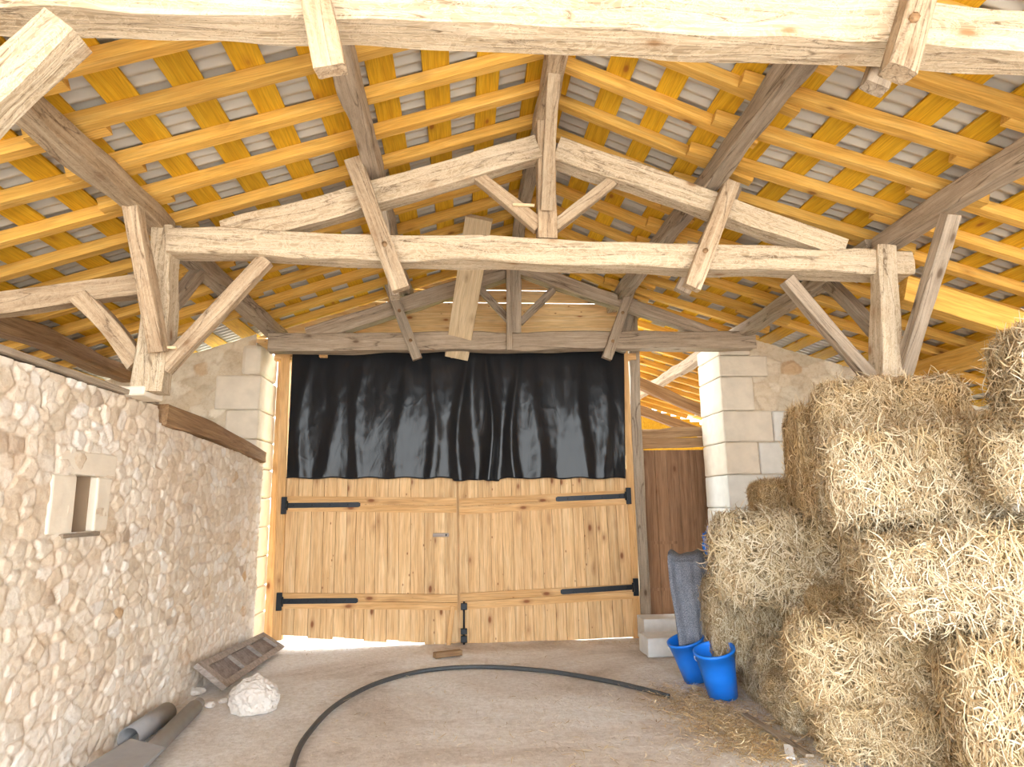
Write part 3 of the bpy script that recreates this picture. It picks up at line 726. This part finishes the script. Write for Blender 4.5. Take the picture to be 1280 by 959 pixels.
def quadpt(c, u, v, Y):   # c: TL TR BR BL pixel corners; u right, v down
    x = (1 - v) * ((1 - u) * c[0][0] + u * c[1][0]) + v * ((1 - u) * c[3][0] + u * c[2][0])
    y = (1 - v) * ((1 - u) * c[0][1] + u * c[1][1]) + v * ((1 - u) * c[3][1] + u * c[2][1])
    return atY(x, y, Y)
def gate(label, cor, nplank, rails, straps, hinge_u, Y=7.60, bolt=None, latch=None, steps=None):
    bc = quadpt(cor, .5, 1, Y); G = thing('gate_leaf', (bc.x, Y, bc.z), label, 'gate', 'pine gate leaves')
    bm = bmesh.new(); u = 0; ws = [random.uniform(.8, 1.2) for _ in range(nplank)]; S_ = sum(ws)
    for i, w_ in enumerate(ws):
        u1 = u + w_ / S_; tk = random.uniform(0, .005); g = .0011
        vb = 1 + (steps(i / nplank) if steps else random.uniform(-.004, .006))
        prism_bm(bm, [quadpt(cor, u + g, vb, Y - tk), quadpt(cor, u1 - g, vb, Y - tk), quadpt(cor, u1 - g, 0, Y - tk), quadpt(cor, u + g, 0, Y - tk)], .03)
        u = u1
    prism_bm(bm, [quadpt(cor, .002, .995, Y + .022), quadpt(cor, .998, .995, Y + .022), quadpt(cor, .998, .002, Y + .022), quadpt(cor, .002, .002, Y + .022)], .012)
    finish(bm, 'plank_panel', 'pine', G)
    for (v0, v1, v0b, v1b) in rails:
        bm = bmesh.new(); mid = (v0 + v1) / 2; midb = (v0b + v1b) / 2
        for (a, b_, ab, bb) in ((v0, mid, v0b, midb), (mid, v1, midb, v1b)):
            e = .0015
            prism_bm(bm, [quadpt(cor, .004, b_ - e, Y - .035), quadpt(cor, .996, bb - e, Y - .035), quadpt(cor, .996, ab + e, Y - .035), quadpt(cor, .004, a + e, Y - .035)], .028)
        finish(bm, 'cross_rail', 'pine_h', G)
    for (a, b_) in straps:          # pixel endpoints: tip, hinge
        bm = bmesh.new(); A, B = atY(*a, Y - .045), atY(*b_, Y - .045); d = (B - A).normalized(); n_ = Vector((-d.z, 0, d.x)) * .028
        prism_bm(bm, [A - n_ , B - n_, B + n_, A + n_, A + n_ * .6 - d * .02, A - n_ * .6 - d * .02], .008)
        S1 = finish(bm, 'strap_hinge', 'iron', G)
        bm = bmesh.new(); s_ = 1 if b_[0] > a[0] else -1
        x0, x1 = sorted((B.x - s_ * .005, B.x + s_ * .055)); box_bm(bm, x0, x1, Y - .062, Y - .04, B.z - .095, B.z + .095)
        finish(bm, 'hinge_plate', 'iron', S1, bevel=.004)
        tube('hinge_pin', [(B.x - s_ * .01, Y - .07, B.z - .05), (B.x - s_ * .01, Y - .07, B.z + .05)], .014, 'iron', S1, 8)
        for q in (.15, .4, .65, .9):
            c = A.lerp(B, q); tube('bolt_head', [c + Vector((0, -.006, 0)), c + Vector((0, .002, 0))], .009, 'iron', S1, 6)
    if latch:
        bm = bmesh.new(); prism_bm(bm, [quadpt(cor, .985, .99, Y + .04), quadpt(cor, 1.035, .99, Y + .04), quadpt(cor, 1.035, .01, Y + .04), quadpt(cor, .985, .01, Y + .04)], .02); finish(bm, 'meeting_strip', 'pine', G)
    if bolt:
        A, B = atY(*bolt[0], Y - .06), atY(*bolt[1], Y - .06)
        o = tube('drop_bolt', [A, B], .011, 'iron', G, 8)
        for q, hh in ((.12, .035), (.70, .03), (.88, .035)):
            c = A.lerp(B, q); bm = bmesh.new(); box_bm(bm, c.x - .035, c.x + .035, Y - .075, Y - .03, c.z - hh, c.z + hh); finish(bm, 'bolt_keeper', 'iron', o, bevel=.006)
    if latch:
        c = atY(*latch, Y - .04); bm = bmesh.new(); box_bm(bm, c.x - .09, c.x + .09, Y - .045, Y - .01, c.z - .02, c.z + .02)
        o = finish(bm, 'turn_latch', 'greywood', G, bevel=.004); tube('latch_screw', [c + Vector((.06, -.012, 0)), c + Vector((.06, 0, 0))], .01, 'iron', o, 6)
    return G
cl = [(359, 595), (571, 593), (573, 806), (350, 794)]
gate('left pine gate leaf with two black strap hinges and small wooden turn latch', cl, 15,
     [(.125, .225, .135, .228), (.735, .835, .705, .80)], [((448, 631), (358, 632)), ((445, 751), (352, 752))], 0, latch=(551, 669),
     steps=lambda q: .0 + .012 * math.sin(int(q * 9) * 2.1))
cr = [(572.5, 597), (782, 586), (796, 796), (575.5, 807)]
gate('right pine gate leaf, slightly sagging, with black drop bolt at its foot', cr, 16,
     [(.125, .225, .125, .215), (.69, .79, .685, .775)], [((697, 624), (783, 620)), ((703, 740), (792, 734))], 1, bolt=((580, 752), (580, 806)),
     steps=lambda q: .0)
t = beam('wedge_block', atZ(543, 822, .0) + Vector((0, 0, .02)), atZ(576, 818, .0) + Vector((0, 0, .02)), .08, .05, 'old_brown', rough=.002)
props(t, 'short brown wood block lying on the ground at the meeting of the gates', 'block')
t = beam('slim_batten', atY(566, 758, 7.555), atY(560, 812, 7.555), .05, .02, 'pine_h', rough=0, upv=(0, -1, 0))
props(t, 'short pale batten leaning on the foot of the left gate leaf', 'batten')

# brown door
YD = 8.2
bm = bmesh.new(); a, b_ = atY(803, 562, YD), atY(905, 562, YD); zb = .14; n = 7
for i in range(n):
    x0 = a.x + (b_.x - a.x) * i / n; x1 = a.x + (b_.x - a.x) * (i + 1) / n; tk = random.uniform(0, .005)
    box_bm(bm, x0 + .002, x1 - .002, YD - tk, YD + .04, zb, a.z - .01)
D = finish(bm, 'door_1', 'door'); props(D, kind='structure')
for z in (.42, .98):
    bm = bmesh.new(); box_bm(bm, a.x + .01, a.x + .40, YD - .012, YD, z, z + .035); finish(bm, 'door_batten', 'door', D)
beam('door_lintel', (a.x - .12, YD - .03, a.z + .06), (b_.x + .05, YD - .03, a.z + .10), .10, .12, 'old_brown', D, .004)
beam('door_lintel', (a.x - .12, YD - .03, a.z + .19), (b_.x + .05, YD - .03, a.z + .26), .12, .12, 'old_brown', D, .012)
beam('door_jamb', (a.x - .06, YD - .02, .12), (a.x - .05, YD - .02, a.z + .12), .09, .10, 'old_grey', D, .004, upv=(0, 1, 0))
bm = bmesh.new(); box_bm(bm, 2.22, 3.3, 8.02, 8.4, -.02, .135); finish(bm, 'door_sill', 'block', D, bevel=.01)

# concrete blocks
for (x0, y0, x1, y1, Y, dp, z0, lab) in ((806, 773, 846, 800, 7.25, .30, 0.02, 'pale concrete block behind another at the foot of the brown door'),
                                          (811, 797, 850, 832, 6.62, .34, 0, 'pale concrete block on the ground beside the blue buckets')):
    p, q = atY(x0, y1, Y), atY(x1, y0, Y)
    o = block('concrete_block', p.x, q.x + .12, Y, Y + dp, z0, q.z, 'block', None, bev=.01, rg=.006); props(o, lab, 'block', 'concrete blocks')

# ------------------------------------------------------------------ hay bales
def straw_ribbons(Pn, Nn, Tn, Lh, Wd, curl, lift, K=6, seed=0):
    rg = np.random.default_rng(seed); n = len(Pn)
    B = np.cross(Nn, Tn); sd = rg.normal(0, 1, n) * curl; ph = rg.random(n)
    ss = np.linspace(-.5, .5, K)
    ang = sd[:, None] * ss[None]                                    # curvature inside the surface
    dx = np.cumsum(np.cos(ang), 1); dy = np.cumsum(np.sin(ang), 1)
    dx -= dx.mean(1, keepdims=True); dy -= dy.mean(1, keepdims=True)
    st = (Lh / K)[:, None]
    l0 = rg.random(n) * lift; tilt = rg.normal(0, 1, n) * lift * .9
    out = l0[:, None] + tilt[:, None] * ss[None] * 2 - (lift * .8) * (ss[None] * 2) ** 2 * rg.random(n)[:, None] + .002
    C_ = Pn[:, None] + Tn[:, None] * (dx * st)[..., None] + B[:, None] * (dy * st)[..., None] + Nn[:, None] * out[..., None]
    tw = rg.random(n) * 1.2 - .6
    side = B * np.cos(tw)[:, None] + Nn * np.sin(tw)[:, None]
    wv = (Wd[:, None] * np.array([.5] + [1.0] * (K - 2) + [.4])[None] / 2)[..., None] * side[:, None]
    V = np.stack([C_ - wv, C_ + wv], 2).reshape(-1, 3)              # n*K*2
    b0 = (np.arange(n) * K * 2)[:, None] + (np.arange(K - 1) * 2)[None]
    Q_ = np.stack([b0, b0 + 1, b0 + 3, b0 + 2], -1).reshape(-1, 4)
    return V, Q_
def make_bale_meshes(seed, L_=.98, D_=.48, H_=.40, n=9000):
    rg = np.random.default_rng(seed); half = np.array((L_, D_, H_)) / 2; rad = .085
    # body
    bm = bmesh.new(); bmesh.ops.create_cube(bm, size=2.0); bmesh.ops.subdivide_edges(bm, edges=bm.edges[:], cuts=17, use_grid_fill=True)
    off = Vector((seed * 7.3, 0, 0))
    cuts = [(-.28 + rg.normal() * .03), (.20 + rg.normal() * .03)]
    def shape(p, hull=half):
        q = np.clip(p, -1, 1) * hull; inner = np.clip(q, -(hull - rad), hull - rad); d = q - inner; ln = np.linalg.norm(d)
        nrm = d / ln if ln > 1e-6 else np.array((0, 0, 1.)); q = inner + nrm * rad if ln > 1e-6 else q
        v = Vector(q)
        a = mnoise.fractal(v * 4.5 + off, .8, 2., 3) * .028 + mnoise.noise(v * 16 + off) * .012
        for c in cuts: a -= .028 * math.exp(-((q[0] - c) / .022) ** 2)
        bulge = .02 * (1 - (q[0] / half[0]) ** 2)
        return v + Vector(nrm) * (a + bulge), nrm
    for v in bm.verts: v.co = shape(np.array(v.co))[0]
    body = bpy.data.meshes.new('bale_body'); bm.to_mesh(body); bm.free(); smooth(body)
    # strands
    areas = np.array([D_ * H_, D_ * H_, L_ * H_, L_ * H_, L_ * D_, L_ * D_ * .3]); face = rg.choice(6, n, p=areas / areas.sum())
    P_ = rg.random((n, 3)) * 2 - 1
    ax = face // 2; sg = np.where(face % 2 == 0, 1., -1.)
    P_[np.arange(n), ax] = sg
    Pn = np.zeros((n, 3)); Nn = np.zeros((n, 3))
    for i in range(n):
        p_, nr = shape(P_[i]); Pn[i] = p_; fn = np.zeros(3); fn[ax[i]] = sg[i]; nr = nr if abs(np.linalg.norm(nr) - 1) < .01 else fn
        Nn[i] = nr / np.linalg.norm(nr)
    R_ = rg.normal(0, 1, (n, 3)); R_[:, 2] *= 1.5; R_[:, 0] *= .8
    fl = np.array([mnoise.noise_vector(Vector(p) * 5 + off) for p in Pn]); R_ += fl * 2.5
    Tn = R_ - (R_ * Nn).sum(1)[:, None] * Nn; Tn /= np.linalg.norm(Tn, axis=1)[:, None]
    Lh = rg.uniform(.06, .26, n) * np.where(rg.random(n) < .04, 1.5, 1); Wd = rg.uniform(.003, .007, n)
    V, Q_ = straw_ribbons(Pn, Nn, Tn, Lh, Wd, 2.4, .03, K=7, seed=seed)
    return body, V, Q_
BALES = []
for sd, hh in ((1, .40), (2, .40), (3, .40)):
    body, V, Q_ = make_bale_meshes(sd, H_=hh)
    me = np_mesh('bale_straw', V, Q_); BALES.append((body, me))
# tufted end for the bale that pushes its cut straw at the camera side
def bale(idx, box, Yf, dep, yaw, label, z0=None, tilt=0.0):
    # box: left px, top px and bottom px of the front-left upright edge, right px; Yf: depth of that edge
    x0, y0, x1, y1 = box; ym = (y0 + y1) / 2; th = math.radians(yaw)
    A_ = atY(x0, ym, Yf); dr = ray(x1, ym); ax = Vector((math.cos(th), math.sin(th), 0)); nx_ = Vector((-math.sin(th), math.cos(th), 0))
    k_ = (A_.x * nx_.x + A_.y * nx_.y) / (dr[0] * nx_.x + dr[1] * nx_.y); B_ = Vector((dr[0] * k_, dr[1] * k_, 0))
    wd = math.hypot(B_.x - A_.x, B_.y - A_.y); zb_ = atY(x0, y1, Yf).z if z0 is None else z0; zt_ = atY(x0, y0, Yf).z; ht = zt_ - zb_
    for _ in range(6):      # keep the whole left end inside its outline
        bk = Vector((A_.x, A_.y, zt_)) + nx_ * dep; dv = np.array(bk) - CPOS; pxl = CX + F * (dv @ RT) / (dv @ FW)
        if pxl < x0 - 2: A_ = A_ + ax * (x0 - 2 - pxl) / F * Yf
    wd = max(.3, math.hypot(B_.x - A_.x, B_.y - A_.y) if B_.x > A_.x + .2 else .3)
    cc_ = Vector((A_.x, A_.y, 0)) + ax * wd / 2 + nx_ * dep / 2
    if 0: print('BALE %-50s L %.2f  X %.2f Y %.2f-%.2f Z %.2f-%.2f' % (label[:50], wd, A_.x, A_.y, B_.y, zb_, zt_))
    body, straw = BALES[idx]
    lift = math.sin(math.radians(tilt)) * wd / 2
    T = thing('hay_bale', (cc_.x, cc_.y, zb_ + lift), label, 'hay bale', 'stacked hay bales')
    T.rotation_euler = (0, -math.radians(tilt), th)
    for nm, me, mt in (('packed_hay', body, 'strawbody'), ('loose_stalks', straw, 'straw')):
        o = bpy.data.objects.new(nm, me); COL.objects.link(o); o.parent = T; o.location = (0, 0, ht / 2)
        if wd < dep * .8: o.rotation_euler.z = math.pi / 2; o.scale = (dep / .98, wd / .50, ht / .42)
        else: o.scale = (wd / .98, dep / .50, ht / .42)
        if not me.materials: me.materials.append(M[mt])
    return T
bale(0, (1014, 482, 1216, 560), 4.22, .42, -17, 'topmost broad bale of the stack, directly in front of the right timber post')
bale(1, (978, 516, 1090, 640), 4.68, .46, -12, 'weathered bale jutting left beneath the topmost bale of the stack')
bale(2, (1022, 542, 1262, 655), 3.84, .46, -20, 'large golden bale in the second row from the top, below the topmost one')
bale(1, (1232, 408, 1620, 522), 2.75, .50, -24, 'high near bale at the right edge with bristling straw ends')
bale(0, (1208, 520, 1520, 625), 3.25, .42, -22, 'shaded bale behind, at the right edge under the high near bale')
bale(2, (936, 604, 1040, 655), 5.6, .5, -10, 'small dull bale tucked behind the stack beside the stone pier')
bale(0, (889, 652, 1110, 752), 4.86, .44, -12, 'long bale at mid height sticking out left, above the grey blanket level')
bale(2, (1050, 645, 1260, 775), 4.02, .34, -14, 'half hidden bale filling the middle of the stack behind the big near bale')
bale(1, (1082, 684, 1400, 794), 3.46, .48, -24, 'big pale bale at right, angled towards the viewer at mid height', tilt=8)
bale(2, (876, 730, 1000, 834), 5.25, .50, -10, 'bale on the left flank directly above the blue buckets')
bale(0, (992, 742, 1110, 800), 4.55, .45, -8, 'flattened bale in the shadowed gap under the long mid height bale')
bale(1, (922, 806, 992, 900), 4.98, .6, -8, 'narrow bale end standing on the ground right of the blue buckets', z0=0)
bale(0, (984, 782, 1250, 888), 4.05, .46, -18, 'wide grey-streaked bale in the second row from the ground')
bale(2, (954, 866, 1022, 945), 4.42, .55, -8, 'small grey bale end on the ground beside the loose wood strip', z0=0)
bale(1, (1010, 882, 1240, 990), 3.93, .46, -16, 'orange tinted bale on the ground at the bottom of the stack', z0=0)
bale(2, (1166, 806, 1500, 985), 3.30, .50, -24, 'nearest large pale bale in the bottom right corner')
bale(0, (1180, 985, 1450, 1120), 3.30, .5, -20, 'bale on the ground under the nearest corner bale', z0=0)
bale(1, (876, 712, 960, 845), 5.9, .5, 0, 'bale behind the blue buckets carrying the grey blanket', z0=0)

# loose straw on the ground
def ground_straw(n, pts, name, label, seed, spread):
    rg = np.random.default_rng(seed); c = pts[rg.integers(0, len(pts), n)]
    Pn = np.zeros((n, 3)); Pn[:, :2] = c + rg.normal(0, 1, (n, 2)) * spread; Pn[:, 2] = .006 + rg.random(n) * .02
    Pn[:, 0] = np.clip(Pn[:, 0], -2.0, 3); Pn[:, 1] = np.clip(Pn[:, 1], 3.6, 7.3)
    Nn = np.tile(np.array([[0, 0, 1.]]), (n, 1)) + rg.normal(0, .12, (n, 3)); Nn /= np.linalg.norm(Nn, axis=1)[:, None]
    R_ = rg.normal(0, 1, (n, 3)); Tn = R_ - (R_ * Nn).sum(1)[:, None] * Nn; Tn /= np.linalg.norm(Tn, axis=1)[:, None]
    V, Q_ = straw_ribbons(Pn, Nn, Tn, rg.uniform(.03, .13, n), rg.uniform(.002, .005, n), 1.4, .006, K=5, seed=seed)
    V[:, 2] = np.maximum(V[:, 2], .003)
    me = np_mesh(name, V, Q_); o = link(name, me, 'straw'); props(o, label, 'straw', kind='stuff')
pts = np.array([tuple(atZ(x, y, 0))[:2] for x, y in ((870, 890), (900, 905), (925, 915), (880, 875), (950, 930), (860, 880), (935, 900), (975, 950), (910, 925), (845, 868), (960, 940), (890, 890))])
ground_straw(5200, pts, 'loose_straw', 'loose straw scattered on the floor in front of the bales', 5, .16)
pts2 = np.array([tuple(atZ(x, y, 0))[:2] for x, y in ((900, 950), (780, 800), (700, 940), (800, 900), (850, 930), (960, 955), (620, 900), (500, 870), (760, 790), (370, 800), (690, 820))])
ground_straw(700, pts2, 'scattered_straw', 'thin scatter of single straws across the earth floor', 6, .45)

# ------------------------------------------------------------------ small things
def bucket(top, bot, r0, r1, label):
    A, B = Vector(bot), Vector(top); d = B - A; L_ = d.length; z = d.normalized(); s_ = z.cross(Vector((0, 1, 0))).normalized(); v_ = z.cross(s_)
    T = thing('bucket', A, label, 'bucket', 'blue buckets')
    prof = [(0, 0), (r1, 0), (r1 + (r0 - r1) * .5, .5), (r0, .93), (r0 + .008, .935), (r0 + .010, 1.0), (r0 - .004, 1.0), (r0 - .008, .93), (r1 + (r0 - r1) * .5 - .006, .5), (r1 - .006, .02), (0, .02)]
    bm = bmesh.new(); n = 36; rings = []
    for (r, h) in prof: rings.append([bm.verts.new(A + z * h * L_ + (s_ * math.cos(2 * math.pi * k / n) + v_ * math.sin(2 * math.pi * k / n)) * max(r, .0005)) for k in range(n)])
    for a, b_ in zip(rings, rings[1:]):
        for k in range(n): bm.faces.new((a[k], a[(k + 1) % n], b_[(k + 1) % n], b_[k]))
    finish(bm, 'bucket_body', 'blue', T, sm=True)
    C0 = B - z * .02; pts = [C0 + s_ * math.cos(t_) * (r0 + .012) + (z * -.8 - v_ * .6) * math.sin(t_) * r0 * .95 for t_ in np.linspace(0, math.pi, 18)]
    tube('bail_handle', pts, .0035, 'whiteplastic', T, 6)
b1 = atZ(868, 858, 0) + Vector((.05, .1, .0)); bucket((b1.x - .08, b1.y - .03, .36), (b1.x + .01, b1.y, .03), .15, .105, 'blue bucket leaning at the back, half behind the other bucket')
b2 = atZ(897, 878, 0) + Vector((.075, .07, 0)); bucket((b2.x - .07, b2.y - .05, .38), (b2.x + .0, b2.y, .02), .15, .11, 'blue bucket at the front leaning against the hay')

# blanket draped over the bale
a = atY(833, 700, 5.7); b_ = atY(893, 692, 5.7); zt = a.z; nu, nv = 40, 60
V = []
for j in range(nv):
    q = j / (nv - 1)
    for i in range(nu):
        u = i / (nu - 1); x = a.x + (b_.x + .22 - a.x) * u
        tot = .95; s_ = q * tot; fr = .70
        if s_ < fr: y, z = 5.66, zt - fr + s_
        elif s_ < fr + .12:
            t_ = (s_ - fr) / .12; y, z = 5.66 + .12 * (1 - math.cos(t_ * math.pi / 2)), zt + .05 * math.sin(t_ * math.pi / 2)
        else: y, z = 5.78 + (s_ - fr - .12), zt + .05
        f = .030 * math.sin(u * 17 + q * 1.5) + .018 * math.sin(u * 31 + 1) + .02 * mnoise.noise(Vector((u * 4, q * 5, 2)))
        if s_ < fr: y -= abs(f) + .02; x += .05 * (1 - s_ / fr) * (1 - u) * 1.2 + .02 * mnoise.noise(Vector((q * 3, 5, 5))); z += (.1 * u if s_ < .1 else 0) * (1 - s_ / .1)
        else: z += f * .5
        V.append((x + (y - 5.66) * .42, y, z))
I = np.arange(nu * nv).reshape(nv, nu); Qd = np.stack([I[:-1, :-1], I[:-1, 1:], I[1:, 1:], I[1:, :-1]], -1).reshape(-1, 4)
V = np.array(V); base = Vector((V[:, 0].mean(), 5.66, V[:, 2].min()))
me = np_mesh('blanket', V - np.array(base), Qd); smooth(me); o = link('blanket', me, 'cloth', None, Matrix.Translation(base))
sm_ = o.modifiers.new('thick', 'SOLIDIFY'); sm_.thickness = .018
props(o, 'grey-blue cloth blanket hanging in folds left of the hay stack', 'blanket')
# crumpled blue plastic bag
c = atY(886, 678, 5.55)
bm = bmesh.new(); bmesh.ops.create_icosphere(bm, subdivisions=4, radius=1)
for v in bm.verts:
    r = 1 + .45 * mnoise.fractal(v.co * 2.1, .8, 2, 4); v.co = Vector((v.co.x * .045 * r, v.co.y * .06 * r, v.co.z * .11 * r)) + c
finish(bm, 'plastic_bag', 'blue', None, sm=True)
o = bpy.data.objects['plastic_bag']; props(o, 'crumpled blue plastic bag poking up behind the mid height bale', 'bag')

# rock
c = atZ(312, 893, 0)
bm = bmesh.new(); bmesh.ops.create_icosphere(bm, subdivisions=5, radius=1)
for v in bm.verts:
    d = v.co.normalized(); q = mnoise.voronoi(d * 1.4 + Vector((3, 1, 7)))[0]; r = .80 + .32 * q[0] + .10 * mnoise.fractal(d * 3, .8, 2, 4)
    v.co = Vector((d.x * .185 * r, d.y * .15 * r, max(-.09, d.z * .155 * r))) + c + Vector((0, .08, .09))
o = finish(bm, 'rock', 'rock', None, sm=False); props(o, 'white chalky boulder lying on the earth floor in front of the old shutter', 'rock')
for i, (x, y, r, l) in enumerate(((262, 884, .035, 'small pale stone beside the grey pipe end'), (280, 838 + 40, .03, 'small pale stone close to the white boulder'), (246, 880 - 12, .05, 'pale stone lying at the foot of the left wall'))):
    c = atZ(x, y, 0); bm = bmesh.new(); bmesh.ops.create_icosphere(bm, subdivisions=3, radius=1)
    for v in bm.verts:
        r_ = 1 + .3 * mnoise.noise(v.co * 1.7 + Vector((i * 5, 0, 0))); v.co = Vector((v.co.x * r * 1.3 * r_, v.co.y * r * r_, max(-.6, v.co.z) * r * .7 * r_)) + c + Vector((0, 0, r * .4))
    o = finish(bm, 'pebble', 'rock', None); props(o, l, 'stone', 'small stones by the left wall')

# old panelled shutter leaning on the wall foot
A, B = atX(241, 834, -2.14), atX(325, 794, -2.12); D_, C_ = atZ(278, 864, .03), atZ(352, 812, .03)
def sp(u, v, h=0):
    p = (A * (1 - u) + B * u) * (1 - v) + (D_ * (1 - u) + C_ * u) * v
    nrm = (B - A).cross(D_ - A).normalized()
    if nrm.z < 0: nrm = -nrm
    return p + nrm * h
def slab(bm, u0, u1, v0, v1, h0, h1):
    lo = [bm.verts.new(sp(u, v, h0)) for u, v in ((u0, v0), (u1, v0), (u1, v1), (u0, v1))]; hi = [bm.verts.new(sp(u, v, h1)) for u, v in ((u0, v0), (u1, v0), (u1, v1), (u0, v1))]
    bm.faces.new(lo[::-1]); bm.faces.new(hi)
    for i in range(4): bm.faces.new((lo[i], lo[(i + 1) % 4], hi[(i + 1) % 4], hi[i]))
S = thing('old_shutter', (A + C_) / 2, 'grey weathered panelled shutter leaning against the foot of the left wall', 'shutter')
bm = bmesh.new()
for (u0, u1, v0, v1) in ((0, 1, 0, .2), (0, 1, .8, 1), (0, .06, .2, .8), (.94, 1, .2, .8), (.345, .37, .2, .8), (.64, .665, .2, .8)): slab(bm, u0, u1, v0, v1, 0, .045)
finish(bm, 'shutter_frame', 'greywood', S)
for (u0, u1) in ((.06, .345), (.37, .64), (.665, .94)):
    bm = bmesh.new(); slab(bm, u0, u1, .2, .8, .0, .012); finish(bm, 'shutter_panel', 'shutter', S)

# pipes and grey sheet by the wall
a, b_ = atZ(172, 955, .06), atZ(243, 884, .06); a.z = b_.z = .055
T = thing('downpipe', a, 'long grey plastic pipe with a narrower end lying along the left wall', 'pipe')
d = (b_ - a); tube('pipe_body', [a - d * .1, a, b_], .055, 'pvc', T, 18); tube('pipe_spigot', [b_, b_ + d * .10], .047, 'pvc', T, 18, r1=.042)
a, b_ = atZ(160, 926, .06), atZ(208, 893, .06); a.z = b_.z = .07; d = (b_ - a).normalized(); s_ = Vector((d.y, -d.x, 0))
bm = bmesh.new(); n = 16; R0 = .07
vo = [[bm.verts.new(p + s_ * math.cos(t_) * r + Vector((0, 0, math.sin(t_) * r))) for t_ in [math.pi * (-.35 + 1.55 * k / n) for k in range(n + 1)]] for p, r in ((a, R0), (b_, R0), (a, R0 - .006), (b_, R0 - .006))]
for k in range(n):
    bm.faces.new((vo[0][k], vo[0][k + 1], vo[1][k + 1], vo[1][k])); bm.faces.new((vo[2][k], vo[3][k], vo[3][k + 1], vo[2][k + 1]))
    bm.faces.new((vo[0][k], vo[2][k], vo[2][k + 1], vo[0][k + 1])); bm.faces.new((vo[1][k], vo[1][k + 1], vo[3][k + 1], vo[3][k]))
for k in (0, n): bm.faces.new((vo[0][k], vo[1][k], vo[3][k], vo[2][k]))
o = finish(bm, 'gutter_shell', 'pvc', None, sm=True); props(o, 'short grey half-round roof tile or gutter piece lying against the left wall', 'gutter')
bm = bmesh.new(); cs = [atZ(96, 968, .12), atZ(163, 927, .14), atZ(206, 938, .10), atZ(165, 975, .09)]
lo = [bm.verts.new(p) for p in cs]; hi = [bm.verts.new(p + Vector((0, 0, .018))) for p in cs]
bm.faces.new(lo); bm.faces.new(hi)
for i in range(4): bm.faces.new((lo[i], lo[(i + 1) % 4], hi[(i + 1) % 4], hi[i]))
o = finish(bm, 'grey_board', 'pvc', None, bevel=.003); props(o, 'flat grey board lying on the pipe in the bottom left corner', 'board')

# hose
hp = [atZ(x, y, .018) for x, y in ((362, 985), (368, 950), (385, 918), (420, 882), (470, 855), (530, 839), (600, 834), (680, 839), (750, 850), (800, 861), (836, 871))]
for p in hp: p.z = .02
o = tube('water_hose', spline(hp, 10), .019, 'hose', None, 10); props(o, 'black water pipe curving across the earth floor', 'hose')
# wood strip by the bales
o = beam('wood_strip', atZ(930, 893, .03), atZ(1012, 945, .03), .05, .018, 'old_grey', rough=.002); props(o, 'thin grey wood strip on the ground at the foot of the small grey bale', 'strip')
o = beam('white_offcut', atZ(985, 932, .03) , atZ(988, 948, .02), .05, .012, 'whiteplastic', rough=0); props(o, 'tiny white offcut beside the wood strip near the bales', 'offcut')
